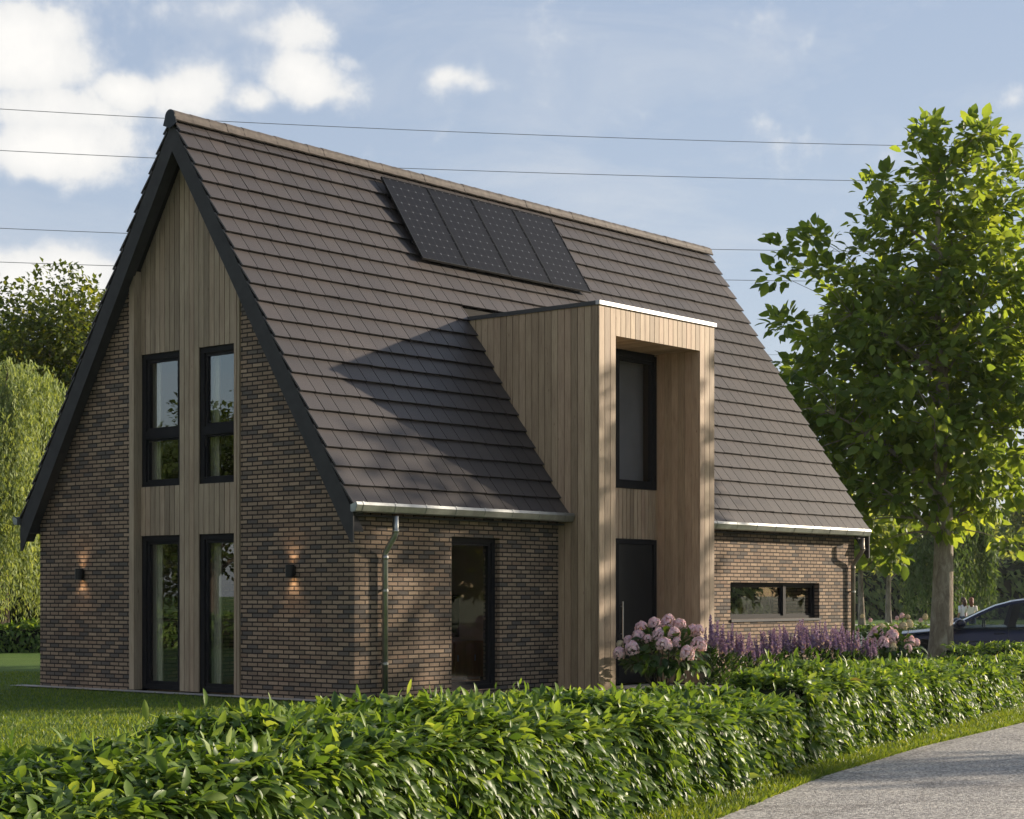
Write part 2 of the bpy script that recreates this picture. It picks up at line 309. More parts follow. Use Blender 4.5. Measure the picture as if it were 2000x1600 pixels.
M['lamp_lens'] = simple('clear_lens', (0.5, 0.5, 0.52), 0.1)
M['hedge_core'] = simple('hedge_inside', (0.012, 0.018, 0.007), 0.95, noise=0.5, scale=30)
M['wire'] = simple('cable', (0.22, 0.22, 0.24), 0.6)
M['skin'] = simple('skin', (0.42, 0.25, 0.18), 0.6, noise=0.05)
M['hair'] = simple('auburn_hair', (0.17, 0.055, 0.022), 0.6, noise=0.2)
M['hair_dark'] = simple('brown_hair', (0.07, 0.035, 0.022), 0.6, noise=0.2)
M['cloth_white'] = simple('white_cotton', (0.68, 0.68, 0.72), 0.9, noise=0.05)
M['cloth_blue'] = simple('blue_denim', (0.05, 0.07, 0.13), 0.9, noise=0.15)
m_, nt_, out_ = mat('lamp_glow')
em_ = N(nt_, 'ShaderNodeEmission', i_Strength=14.0); em_.inputs[0].default_value = (1.0, 0.62, 0.3, 1); L(nt_, em_, 0, out_, 0)
M['glow'] = m_

# ------------------------------------------------------------------ mesh helpers
class MB:
    def __init__(s): s.v = []; s.f = []; s.t = []; s.st = []
    def add(s, vs, fs, tint=0.5):
        o = len(s.v); s.st.append(o); s.v.extend([tuple(map(float, p)) for p in vs]); s.t.extend([tint] * len(vs))
        s.f.extend([tuple(i + o for i in f) for f in fs]); return s
    def box(s, x0, x1, y0, y1, z0, z1, tint=0.5):
        vs = [(x0, y0, z0), (x1, y0, z0), (x1, y1, z0), (x0, y1, z0), (x0, y0, z1), (x1, y0, z1), (x1, y1, z1), (x0, y1, z1)]
        return s.add(vs, [(0, 3, 2, 1), (4, 5, 6, 7), (0, 1, 5, 4), (1, 2, 6, 5), (2, 3, 7, 6), (3, 0, 4, 7)], tint)
    def prism(s, poly, axis, a, b, tint=0.5):
        # poly: 2-D points; axis 'x' -> (y,z), 'y' -> (x,z), 'z' -> (x,y)
        def P(p, w): return {'x': (w, p[0], p[1]), 'y': (p[0], w, p[1]), 'z': (p[0], p[1], w)}[axis]
        n = len(poly); vs = [P(p, a) for p in poly] + [P(p, b) for p in poly]
        fs = [tuple(range(n)), tuple(range(2 * n - 1, n - 1, -1))]
        fs += [(i, i + n, (i + 1) % n + n, (i + 1) % n) for i in range(n)]
        return s.add(vs, fs, tint)
    def slab(s, o, e1, e2, e3, tint=0.5):      # parallelepiped from corner and three edges
        o, e1, e2, e3 = map(np.array, (o, e1, e2, e3))
        vs = [o, o + e1, o + e1 + e2, o + e2, o + e3, o + e1 + e3, o + e1 + e2 + e3, o + e2 + e3]
        return s.add(vs, [(0, 3, 2, 1), (4, 5, 6, 7), (0, 1, 5, 4), (1, 2, 6, 5), (2, 3, 7, 6), (3, 0, 4, 7)], tint)
    def tube(s, path, rad, n=8, cap=True, tint=0.5):
        path = [np.array(p, float) for p in path]; k = len(path)
        rad = [rad] * k if np.isscalar(rad) else rad
        o = len(s.v); ref = None
        for i, p in enumerate(path):
            d = path[min(i + 1, k - 1)] - path[max(i - 1, 0)]; d = d / (np.linalg.norm(d) + 1e-9)
            if ref is None:
                ref = np.array([1, 0, 0.]) if abs(d[0]) < 0.8 else np.array([0, 1, 0.])
            a = ref - d * np.dot(ref, d); a /= np.linalg.norm(a) + 1e-9; ref = a; b = np.cross(d, a)
            for j in range(n):
                t = 2 * math.pi * j / n; s.v.append(tuple(p + rad[i] * (a * math.cos(t) + b * math.sin(t)))); s.t.append(tint)
        for i in range(k - 1):
            for j in range(n):
                s.f.append((o + i * n + j, o + i * n + (j + 1) % n, o + (i + 1) * n + (j + 1) % n, o + (i + 1) * n + j))
        if cap:
            s.f.append(tuple(o + j for j in range(n - 1, -1, -1))); s.f.append(tuple(o + (k - 1) * n + j for j in range(n)))
        return s
    def ball(s, c, r, seg=12, rings=8, tint=0.5):
        c = np.array(c, float); r = np.array([r] * 3 if np.isscalar(r) else r, float); o = len(s.v)
        vs = []; 
        for i in range(rings + 1):
            ph = math.pi * i / rings
            for j in range(seg):
                th = 2 * math.pi * j / seg
                vs.append(c + r * np.array([math.sin(ph) * math.cos(th), math.sin(ph) * math.sin(th), math.cos(ph)]))
        fs = [(i * seg + j, (i + 1) * seg + j, (i + 1) * seg + (j + 1) % seg, i * seg + (j + 1) % seg) for i in range(rings) for j in range(seg)]
        return s.add(vs, fs, tint)
    def lathe(s, prof, n=24, axis='z', c=(0, 0, 0), tint=0.5):
        vs = []; k = len(prof); c = np.array(c)
        for r, h in prof:
            for j in range(n):
                t = 2 * math.pi * j / n
                p = {'z': (r * math.cos(t), r * math.sin(t), h), 'y': (r * math.cos(t), h, r * math.sin(t)), 'x': (h, r * math.cos(t), r * math.sin(t))}[axis]
                vs.append(c + np.array(p))
        fs = [(i * n + j, i * n + (j + 1) % n, (i + 1) * n + (j + 1) % n, (i + 1) * n + j) for i in range(k - 1) for j in range(n)]
        return s.add(vs, fs, tint)
    def each(s, name, m, parent=None, bevel=0.0):      # every added solid becomes an object of its own
        out = []
        for k, a in enumerate(s.st):
            e = s.st[k + 1] if k + 1 < len(s.st) else len(s.v)
            q = MB(); q.add(s.v[a:e], [tuple(i - a for i in f) for f in s.f if a <= f[0] < e], s.t[a]); out.append(q.build(name, m, parent, bevel=bevel))
        return out
    def build(s, name, m, parent=None, smooth=False, bevel=0.0):
        me = bpy.data.meshes.new(name); me.from_pydata(s.v, [], s.f)
        return finish(me, np.array(s.t, np.float32), name, m, parent, smooth, bevel)
def finish(me, tint, name, m, parent, smooth=False, bevel=0.0):
    if tint is not None:
        a = me.attributes.new('tint', 'FLOAT', 'POINT'); a.data.foreach_set('value', tint)
    me.materials.append(m)
    if smooth: me.polygons.foreach_set('use_smooth', [True] * len(me.polygons))
    me.update()
    o = bpy.data.objects.new(name, me); col.objects.link(o)
    if parent is not None: o.parent = parent
    if bevel:
        b = o.modifiers.new('bevel', 'BEVEL'); b.width = bevel; b.segments = 2; b.limit_method = 'ANGLE'
    return o
def np_mesh(name, V, F, tint, m, parent=None, smooth=False):
    me = bpy.data.meshes.new(name); k = F.shape[1]
    me.vertices.add(len(V)); me.vertices.foreach_set('co', np.ascontiguousarray(V, np.float32).ravel())
    me.loops.add(F.size); me.loops.foreach_set('vertex_index', np.ascontiguousarray(F, np.int32).ravel())
    me.polygons.add(len(F)); me.polygons.foreach_set('loop_start', np.arange(0, F.size, k, dtype=np.int32))
    me.polygons.foreach_set('loop_total', np.full(len(F), k, np.int32)); me.update(calc_edges=True)
    return finish(me, np.ascontiguousarray(tint, np.float32), name, m, parent, smooth)
def unit(a): return a / (np.linalg.norm(a, axis=-1, keepdims=True) + 1e-9)
def leaves_fine(name, base, axis, normal, length, width, tint, m, parent=None, fold=0.18, curl=0.2):
    """leaves with a curved outline, a folded midrib and a drooping tip"""
    n = len(base); a = unit(axis); s = unit(np.cross(a, normal)); nn = np.cross(s, a)
    cu = curl * rng.uniform(0.2, 1.6, n)[:, None]; tw = rng.normal(0, 0.25, n)[:, None]
    Ln = length[:, None]; Wd = width[:, None]
    def rib(t): return base + a * Ln * t + nn * Ln * cu * (0.5 * t - 0.75 * t * t)
    T = (0.2, 0.5, 0.8); HW = (0.36, 0.5, 0.29); vs = [rib(0.0)]
    for t, h in zip(T, HW):
        r = rib(t); sd = unit(s + nn * tw * t)
        vs += [r + sd * Wd * h + nn * Wd * fold * h * 2, r, r - sd * Wd * h + nn * Wd * fold * h * 2]
    vs.append(rib(1.0))
    V = np.stack(vs, 1).reshape(-1, 3); o = (np.arange(n) * 11)[:, None, None]
    tri = [[0, 1, 2], [0, 2, 3]]
    for i in (1, 4): tri += [[i, i + 3, i + 4], [i, i + 4, i + 1], [i + 1, i + 4, i + 5], [i + 1, i + 5, i + 2]]
    tri += [[7, 10, 8], [8, 10, 9]]
    F = (np.array(tri)[None] + o).reshape(-1, 3)
    return np_mesh(name, V, F, np.repeat(tint, 11), m, parent, smooth=True)
def leaves(name, base, axis, normal, length, width, tint, m, parent=None, fold=0.18, curl=0.2):
    """folded five-vertex leaves"""
    n = len(base); a = unit(axis); s = unit(np.cross(a, normal)); nn = np.cross(s, a)
    Ln = length[:, None]; Wd = width[:, None]
    mid = base + a * Ln * 0.45 + nn * Ln * curl * 0.35
    V = np.stack([base, mid + s * Wd / 2 + nn * Wd * fold, base + a * Ln - nn * Ln * curl * 0.25, mid - s * Wd / 2 + nn * Wd * fold, mid], 1).reshape(-1, 3)
    o = (np.arange(n) * 5)[:, None, None]
    F = (np.array([[0, 1, 4], [1, 2, 4], [2, 3, 4], [3, 0, 4]])[None] + o).reshape(-1, 3)
    return np_mesh(name, V, F, np.repeat(tint, 5), m, parent)
def empty(name, loc=(0, 0, 0), rz=0.0):
    o = bpy.data.objects.new(name, None); col.objects.link(o); o.location = loc; o.rotation_euler = (0, 0, rz); o.empty_display_size = 0.3
    return o
def tag(o, label=None, cat=None, group=None, kind=None):
    if label: o['label'] = label
    if cat: o['category'] = cat
    if group: o['group'] = group
    if kind: o['kind'] = kind
    return o
def copy_tree(o, parent=None):
    c = o.copy(); col.objects.link(c)
    if parent is not None: c.parent = parent
    for ch in list(o.children): copy_tree(ch, c)
    return c
def rnd(a, b): return random.uniform(a, b)

# ------------------------------------------------------------------ house dimensions (metres)
W, LEN, VO, EO, EZ, RZ = 7.0, 13.476, 0.227, 0.20, 2.655, 8.443
D1, D2, DT, DP, DF, DQ = 4.419, 7.529, 5.841, 0.782, 0.422, 0.0886
SL = (RZ - EZ) / (W / 2 + EO); PITCH = math.atan(SL); cp, sp_ = math.cos(PITCH), math.sin(PITCH)
def zroof(y): return EZ + SL * (y + EO) if y <= W / 2 else EZ + SL * (W + EO - y)
SLEN = (RZ - EZ) / sp_
yT = -EO + (DT - EZ) / SL

house = empty('house')
tag(house, 'steep gabled brick house with dark tiled roof and timber framed entrance bay', 'house')

# walls -------------------------------------------------------------
TH = 0.32; ROOFT = 0.26          # thickness of roof build-up measured vertically ~ /cos
def roof_under(y): return zroof(y) - 0.10 / cp
b = MB()   # gable: two brick fields beside the timber strip
SY0, SY1 = 2.272, 4.755
b.prism([(0, 0), (SY0, 0), (SY0, roof_under(SY0)), (0, roof_under(0))], 'x', 0, TH)
b.prism([(SY1, 0), (W, 0), (W, roof_under(W)), (SY1, roof_under(SY1))], 'x', 0, TH)
b.build('gable_wall', M['brick'], house)
b = MB()
GA, GB = 1.6, 5.4  # openings added on the unseen side to let sun indoors
b.prism([(0, 0), (GA, 0), (GA, roof_under(GA)), (0, roof_under(0))], 'x', LEN - TH, LEN); b.prism([(GB, 0), (W, 0), (W, roof_under(W)), (GB, roof_under(GB))], 'x', LEN - TH, LEN)
b.prism([(GA, 5.2), (GB, 5.2), (GB, roof_under(GB)), (W / 2, roof_under(W / 2)), (GA, roof_under(GA))], 'x', LEN - TH, LEN); b.box(LEN - TH, LEN, GA, GB, 2.4, 3.0)
b.build('gable_wall', M['brick'], house)
b = MB()   # front wall with openings
WX0, WX1, WZ0, WZ1 = 1.967, 3.03, 0.08, 2.29
BX0, BX1, BZ0, BZ1 = 9.20, 12.18, 1.03, 1.672
ft = roof_under(0.0) - 0.02
b.box(TH, WX0, 0, TH, 0, ft); b.box(WX1, D1 + 0.05, 0, TH, 0, ft); b.box(WX0, WX1, 0, TH, WZ1, ft); b.box(WX0, WX1, 0, TH, 0, WZ0)
b.build('front_wall', M['brick'], house); b = MB()
b.box(D2 - 0.05, BX0, 0, TH, 0, ft); b.box(BX1, LEN - TH, 0, TH, 0, ft); b.box(BX0, BX1, 0, TH, BZ1, ft); b.box(BX0, BX1, 0, TH, 0, BZ0)
b.build('front_wall', M['brick'], house)
b = MB(); b.box(TH, LEN - TH, W - TH, W, 0, ft); b.build('back_wall', M['brick'], house)

# gable timber strip -------------------------------------------------
def boards(b, lo, hi, pitch, fn, gap=0.012, jitter=True):
    n = max(1, int(round((hi - lo) / pitch))); w = (hi - lo) / n
    for i in range(n):
        a0, a1 = lo + i * w + gap / 2, lo + (i + 1) * w - gap / 2
        fn(a0, a1, rnd(0, 1))
strip = MB(); back = MB()
RX = 0.105                                   # recessed plane of boards
def under(y, x=0): return zroof(y) - 0.17 / cp
P0, P1 = 3.30, 3.735                         # middle pier
T0, T1 = 2.398, 4.633                        # inner edges of the side trims
zs_lo = 2.345; zs_hi = 3.08; zt = 5.08
def gb(x0, x1, z0, z1=None):
    def f(a0, a1, t):
        if z1 is None:
            strip.prism([(a0, z0), (a1, z0), (a1, under(a1)), (a0, under(a0))] if not (a0 < W / 2 < a1) else
                        [(a0, z0), (a1, z0), (a1, under(a1)), (W / 2, under(W / 2)), (a0, under(a0))], 'x', x0, x1, t)
        else: strip.box(x0, x1, a0, a1, z0, z1, t)
    return f
for (ya, yb) in ((T0, P0), (P1, T1)):
    boards(strip, ya, yb, 0.108, gb(RX, RX + 0.025, zt))
    boards(strip, ya, yb, 0.108, gb(RX, RX + 0.025, zs_lo, zs_hi))
boards(strip, P0, P1, 0.109, gb(RX, RX + 0.025, 0.03))
boards(strip, SY0, T0, 0.063, gb(-0.022, 0.012, 0.03))
boards(strip, T1, SY1, 0.122, gb(-0.022, 0.012, 0.03))
# pier and trim sides
for y, t in ((T1, 0.5),):
    strip.prism([(y + 0.004, 0.03), (y + 0.024, 0.03), (y + 0.024, under(y + 0.02) - 0.02), (y + 0.004, under(y) - 0.02)], 'x', 0.014, RX + 0.03, t)
strip.build('timber_cladding', M['wood_grey'], house)
back.prism([(SY0, 0.02), (T0 - 0.003, 0.02), (T0 - 0.003, under(T0) - .02), (SY0, under(SY0) - .02)], 'x', 0.014, 0.3)
back.prism([(T1 + 0.03, 0.02), (SY1, 0.02), (SY1, under(SY1) - .02), (T1 + 0.03, under(T1) - .02)], 'x', 0.014, 0.3)
back.prism([(P0 + 0.003, 0.02), (P1 - 0.003, 0.02), (P1 - 0.003, under(P1) - .04), (P0 + 0.003, under(P0) - .04)], 'x', RX + 0.0275, 0.3)
for ya, yb in ((T0, P0), (P1, T1)):
    back.prism([(ya, zt), (yb, zt), (yb, under(yb) - .02), (ya, under(ya) - .02)], 'x', RX + 0.027, 0.3)
    back.box(RX + 0.027, 0.3, ya, yb, zs_lo, zs_hi)
back.each('wall_lining', M['backing'], house)

def window_x(y0, y1, z0, z1, rails=(), x=0.145, fw=0.075, sash=0.05):
    f = MB()   # window in the gable (faces -x)
    f.box(x, x + 0.12, y0, y0 + fw, z0, z1); f.box(x, x + 0.12, y1 - fw, y1, z0, z1)
    f.box(x, x + 0.12, y0 + fw, y1 - fw, z1 - fw, z1); f.box(x, x + 0.12, y0 + fw, y1 - fw, z0, z0 + fw)
    zz = [z0 + fw] + [r for rr in rails for r in rr] + [z1 - fw]
    for ra, rb in rails: f.box(x, x + 0.12, y0 + fw, y1 - fw, ra, rb)
    lights = [(zz[i], zz[i + 1]) for i in range(0, len(zz), 2)]
    for k, (za, zb) in enumerate(lights):
        xs = x + 0.03; s = sash if k == len(lights) - 1 else sash * 0.6
        f.box(xs, xs + 0.07, y0 + fw, y0 + fw + s, za, zb); f.box(xs, xs + 0.07, y1 - fw - s, y1 - fw, za, zb)
        f.box(xs, xs + 0.07, y0 + fw + s, y1 - fw - s, zb - s, zb); f.box(xs, xs + 0.07, y0 + fw + s, y1 - fw - s, za, za + s)
    o = f.build('window', M['frame'], house)
    for za, zb in lights:
        p = MB(); p.box(x + 0.055, x + 0.067, y0 + fw, y1 - fw, za, zb); p.build('pane', M['glass'], o)
    return o
for ya, yb in ((T0, P0), (P1, T1)):
    window_x(ya, yb, 3.085, 5.075, rails=((3.80, 3.92),))
    window_x(ya, yb, 0.035, 2.34)

window_x(GA, GB, 0.06, 2.4, x=LEN - 0.25); window_x(GA, GB, 3.0, 5.2, x=LEN - 0.25)  # unseen far-gable glazing, added so sunlight brightens the rooms
# front windows ------------------------------------------------------
def window_y(x0, x1, z0, z1, y, fw=0.07, sash=0.045, mull=(), name='window', parent=house, gm='glass'):
    f = MB(); d = 0.11
    f.box(x0, x0 + fw, y, y + d, z0, z1); f.box(x1 - fw, x1, y, y + d, z0, z1)
    f.box(x0 + fw, x1 - fw, y, y + d, z1 - fw, z1); f.box(x0 + fw, x1 - fw, y, y + d, z0, z0 + fw)
    xs = [x0 + fw] + [m for mm in mull for m in mm] + [x1 - fw]
    for ma, mb in mull: f.box(ma, mb, y, y + d, z0 + fw, z1 - fw)
    lights = [(xs[i], xs[i + 1]) for i in range(0, len(xs), 2)]
    for xa, xb in lights:
        ys = y + 0.03
        f.box(xa, xa + sash, ys, ys + .06, z0 + fw, z1 - fw); f.box(xb - sash, xb, ys, ys + .06, z0 + fw, z1 - fw)
        f.box(xa + sash, xb - sash, ys, ys + .06, z1 - fw - sash, z1 - fw); f.box(xa + sash, xb - sash, ys, ys + .06, z0 + fw, z0 + fw + sash)
    o = f.build(name, M['frame'], parent)
    for xa, xb in lights:
        p = MB(); p.box(xa, xb, y + 0.052, y + 0.064, z0 + fw, z1 - fw); p.build('pane', M[gm], o)
    return o
window_y(WX0, WX1, WZ0, WZ1, 0.09, gm='bay_glass')
wb = window_y(BX0, BX1, BZ0, BZ1, 0.10, fw=0.05, sash=0.035, mull=((11.08, 11.17),), gm='bay_glass')
s = MB(); s.box(BX0 - 0.01, BX1 + 0.01, -0.03, 0.098, BZ0 - 0.045, BZ0 - 0.002); s.build('sill', M['zinc_dark'], wb)

# roof ---------------------------------------------------------------
nF = np.array([0, -sp_, cp]); dF = np.array([0, -cp, -sp_])       # front slope: outward normal, down-slope
nB = np.array([0, sp_, cp]); dB = np.array([0, cp, -sp_])
ridge = np.array([0, W / 2, RZ])
roof = MB()     # rafters and boarding under the tiles
x0, x1 = -VO + 0.03, LEN + VO - 0.03
def deck(xa, xb, d, n, s0, s1):
    roof.slab(ridge + np.array([xa, 0, 0]) + d * s0 - n * 0.04, (xb - xa, 0, 0), d * (s1 - s0), -n * 0.13)
sdT = (RZ - DT) / sp_
deck(x0, D1 + 0.03, dF, nF, 0.06, SLEN - 0.02); deck(D2 - 0.03, x1, dF, nF, 0.06, SLEN - 0.02); deck(D1 + 0.03, D2 - 0.03, dF, nF, 0.06, sdT - 0.02)
deck(x0, x1, dB, nB, 0.06, SLEN - 0.02)
roof_o = roof.build('roof', M['backing'], house)
tl = MB()
ROWS = 22; EXPO = SLEN / ROWS; TW = 0.292
def tiles(n, d, front):
    e = np.array([1.0, 0, 0]); off = -VO - 0.02; ncol = int(math.ceil((LEN + 2 * VO + 0.04) / TW)); tw = (LEN + 2 * VO + 0.04) / ncol
    for r in range(ROWS):
        s1 = (r + 1) * EXPO; s0 = max(s1 - EXPO - 0.07, 0.0)
        zlow = RZ - s1 * sp_
        for c in range(ncol):
            a, bb = off + c * tw + 0.006, off + (c + 1) * tw - 0.006
            iv = [(a, bb)]
            if front and zlow < DT - 0.02:
                iv = []
                if a < D1: iv.append((a, min(bb, D1 + 0.02)))
                if bb > D2: iv.append((max(a, D2 - 0.02), bb))
            for xa, xb in iv:
                if xb - xa < 0.02: continue
                lift = 0.053 + rnd(-0.002, 0.003); l0 = 0.001; sk = rnd(-0.004, 0.004)
                A = ridge + e * xa + d * s0 + n * (l0 - 0.038); B = ridge + e * xa + d * (s1 + sk) + n * (lift - 0.038)
                t = min(1, max(0, rnd(0.25, 0.6) if random.random() < 0.96 else rnd(0.6, 0.9)))
                tl.slab(A, e * (xb - xa), B - A, n * 0.022, t)
tiles(nF, dF, True); tiles(nB, dB, False)
tl.build('roof_tiles', M['tile'], roof_o)
# ridge tiles
rg = MB(); xx = -VO - 0.03; seg = 0.335
while xx < LEN + VO:
    xe = min(xx + seg + 0.03, LEN + VO + 0.03); prof = []; r = 0.098 + rnd(-0.002, 0.002)
    for k in range(9):
        t = math.pi * (0.0 + k / 8); prof.append((W / 2 - r * math.cos(t) * 1.0, RZ - 0.025 + r * math.sin(t) * 1.05))
    prof = [(prof[0][0] - 0.03, prof[0][1] - 0.055)] + prof + [(prof[-1][0] + 0.03, prof[-1][1] - 0.055)]
    inner = [(W / 2 + (p[0] - W / 2) * 0.86, p[1] - 0.016) for p in prof]
    poly = prof + inner[::-1]
    n_ = len(prof); o_ = len(rg.v); lift = 0.008
    tt = rnd(0, 1)
    rg.add([(xx, p[0], p[1] + lift) for p in poly] + [(xe, p[0], p[1]) for p in poly],
           [(i, i + 1, i + 1 + 2 * n_, i + 2 * n_) for i in range(2 * n_ - 1)] + [(2 * n_ - 1, 0, 2 * n_, 4 * n_ - 1)] +
           [(i, 2 * n_ - 1 - i, 2 * n_ - 2 - i, i + 1) for i in range(n_ - 1)] + [(i + 2 * n_, i + 1 + 2 * n_, 4 * n_ - 2 - i, 4 * n_ - 1 - i) for i in range(n_ - 1)], tt)
    xx += seg
rg.build('ridge_tiles', M['ridge'], roof_o, smooth=False)
# ridge end stop, verge boards, soffits
def verge(xa, xb, name='barge_board'):
    bb = MB()
    for d, n in ((dF, nF), (dB, nB)):
        bw = 0.235
        top = ridge + n * (-0.042); 
        # polygon in (y,z): mitred at ridge and cut level at the eaves
        p_out0 = top + d * 0.0; y_c = W / 2
        def line(off):   # z at y for the line offset 'off' below the tile bed, measured along the normal
            return lambda y: RZ - SL * abs(y - W / 2) - (0.042 + off) / cp
        l0, l1 = line(0), line(bw)
        sgn = -1 if n[1] < 0 else 1
        ye = W / 2 + sgn * (W / 2 + EO + 0.005)
        yi = W / 2 + sgn * (W / 2 + EO - 0.02)
        zb = l1(ye) + 0.02
        poly = [(W / 2, l0(W / 2)), (ye, l0(ye)), (ye, zb), (yi - sgn * 0.02, zb), (W / 2, l1(W / 2))]
        bb.prism(poly, 'x', xa, xb)
    return bb.build(name, M['dark_trim'], roof_o)
verge(-VO - 0.005, -VO + 0.018); verge(LEN + VO - 0.03, LEN + VO + 0.005)
b = MB()
b.prism([(W / 2 + 0.108 * math.cos(t), RZ - 0.025 + 0.112 * math.sin(t)) for t in np.linspace(0, math.pi, 13)] + [(W / 2 - 0.15, RZ - 0.13), (W / 2, RZ - 0.19), (W / 2 + 0.15, RZ - 0.13)], 'x', -VO - 0.05, -VO - 0.031)
b.build('ridge_end', M['black'], roof_o)
b = MB()   # soffit boards under the verges and boxed eaves
for xa, xb in ((-VO + 0.031, 0.0), (LEN, LEN + VO - 0.031)):
    for sgn in (-1, 1):
        def zl(y): return RZ - SL * abs(y - W / 2) - 0.20 / cp
        ya, yb_ = W / 2, W / 2 + sgn * (W / 2 + EO - 0.03)
        b.prism([(ya, zl(ya)), (yb_, zl(yb_)), (yb_, zl(yb_) - 0.03), (ya, zl(ya) - 0.03)], 'x', xa, xb)
for xa, xb in ((-VO + 0.031, D1 - 0.03), (D2 + 0.03, LEN + VO - 0.031)):
    b.box(xa, xb, -EO + 0.06, -0.002, 2.515, 2.535)
b.box(-VO + 0.031, LEN + VO - 0.031, W + 0.002, W + EO - 0.02, 2.43, 2.46); b.box(-VO + 0.031, LEN + VO - 0.031, W + EO - 0.02, W + EO, 2.43, EZ - 0.10)
for sgn_y in ((-EO + 0.02, -0.002), (W + 0.002, W + EO - 0.02)):
    b.box(-VO + 0.031, -0.002, sgn_y[0], sgn_y[1], 2.536, EZ - 0.05)
b.each('soffit', M['dark_trim'], roof_o)
v = MB(); v.box(6.45, 6.80, W / 2 + 0.02, W / 2 + 0.15, RZ + 0.03, RZ + 0.085); v.build('roof_vent', M['black'], roof_o)

# gutters and downpipes ------------------------------------------------
def gutter(xa, xb, yw, sgn):
    g = MB(); gz = EZ + 0.005; r = 0.066
    prof = [(0.0, 0.0), (0.0, -0.085), (0.015, -0.10), (0.07, -0.10), (0.097, -0.085), (0.132, -0.006), (0.112, 0.034), (0.105, 0.031), (0.123, -0.006), (0.090, -0.078), (0.067, -0.092), (0.018, -0.092), (0.008, -0.08), (0.008, 0.0)]
    g.prism([(yw + sgn * p[0], gz + p[1]) for p in prof], 'x', xa, xb)
    for k in range(int((xb - xa) / 0.62) + 1):
        xk = xa + 0.12 + k * 0.62
        if xk < xb - 0.05:
            ps = [(0.0, -0.105), (0.072, -0.105), (0.101, -0.088), (0.138, -0.006), (0.115, 0.041), (0.103, 0.036), (0.1125, 0.0345), (0.1325, -0.0065), (0.0975, -0.0853), (0.0703, -0.1005), (0, -0.1005)]
            g.prism([(yw + sgn * p[0], gz + p[1]) for p in ps], 'x', xk, xk + 0.025)
    for xe in (xa, xb - 0.006):
        g.prism([(yw + sgn * p[0], gz + p[1] - 0.001) for p in [(0.004, -0.002), (0.004, -0.082), (0.017, -0.096), (0.069, -0.096), (0.094, -0.081), (0.128, -0.006), (0.109, 0.032)]], 'x', xe, xe + 0.005)
    return g.build('gutter', M['zinc'], house)
gutter(-VO - 0.06, D1 - 0.022, -EO - 0.01, -1); gutter(D2 + 0.024, LEN + 0.06, -EO - 0.01, -1); gutter(-VO - 0.06, LEN + VO + 0.05, W + EO + 0.01, 1)
def downpipe(x):
    p = MB(); yg = -EO - 0.075; yw = -0.075; r = 0.04
    path = [(x, yg, EZ - 0.13), (x, yg, EZ - 0.36), (x, yg + 0.02, EZ - 0.40), (x, yw - 0.02, EZ - 0.60), (x, yw, EZ - 0.65), (x, yw, 0.06)]
    p.tube(path, r, 14)
    p.tube([(x, yg, EZ - 0.30), (x, yg, EZ - 0.36)], r + 0.006, 14); p.tube([(x, yw, EZ - 0.72), (x, yw, EZ - 0.66)], r + 0.006, 14)
    o = p.build('downpipe', M['zinc' if x < 5 else 'zinc_old'], house, smooth=True)
    for z in (0.5, 1.5):
        q = MB(); q.tube([(x, yw, z), (x, yw, z + 0.03)], r + 0.008, 14); q.box(x - 0.012, x + 0.012, yw + 0.04, 0.0, z, z + 0.03); q.build('pipe_clip', M['zinc'], o)
downpipe(0.52); downpipe(13.30)

# entrance bay -----------------------------------------------------------
bay = MB()      # solid core
core = 0.024
def cheek(xa, xb):
    bay.prism([(-DP + core, 0.0), (-DP + core, DT - 0.03), (yT + 0.05, DT - 0.03), (0.6, zroof(0.6) - 0.12), (0.6, 0.0)], 'x', xa, xb)
cheek(D1 + core, D1 + DF - core); cheek(D2 - DF + core, D2 - core)
OT = 5.395      # top of the opening
bay.prism([(-DP + core, OT + core), (-DP + core, DT - 0.03), (yT + 0.05, DT - 0.03), (yT - 0.25, OT + core)], 'x', D1 + DF - core, D2 - DF + core)
bay_o = bay.build('entrance_bay', M['backing'], house)
cl = MB()
BP = 0.128
def z0side(y): return 0.02 if y < 0.0 else zroof(y) - 0.10
# outer cheeks
for xa, xb in ((D1, D1 + core), (D2 - core, D2)):
    def f(a0, a1, t): 
        za, zb_ = z0side(a0), z0side(a1)
        if a0 < 0 <= a1: za = zb_ = 0.02
        cl.prism([(a0, za), (a1, zb_), (a1, DT - 0.02), (a0, DT - 0.02)], 'x', xa, xb, t)
    boards(cl, -DP + core + 0.001, yT + 0.1, BP, f)
# front faces
def ff(z0, z1): return lambda a0, a1, t: cl.box(a0, a1, -DP, -DP + core, z0, z1, t)
boards(cl, D1, D1 + DF, DF / 3, ff(0.02, DT - 0.02)); boards(cl, D2 - DF, D2, DF / 3, ff(0.02, DT - 0.02))
boards(cl, D1 + DF, D2 - DF, 0.126, ff(OT, DT - 0.02))
# inner cheeks
for xa, xb in ((D1 + DF - core, D1 + DF), (D2 - DF, D2 - DF + core)):
    boards(cl, -DP + core + 0.001, DQ + 0.1, 0.145, lambda a0, a1, t: cl.box(xa, xb, a0, a1, 0.02, OT + (core if True else 0), t), gap=0.006)
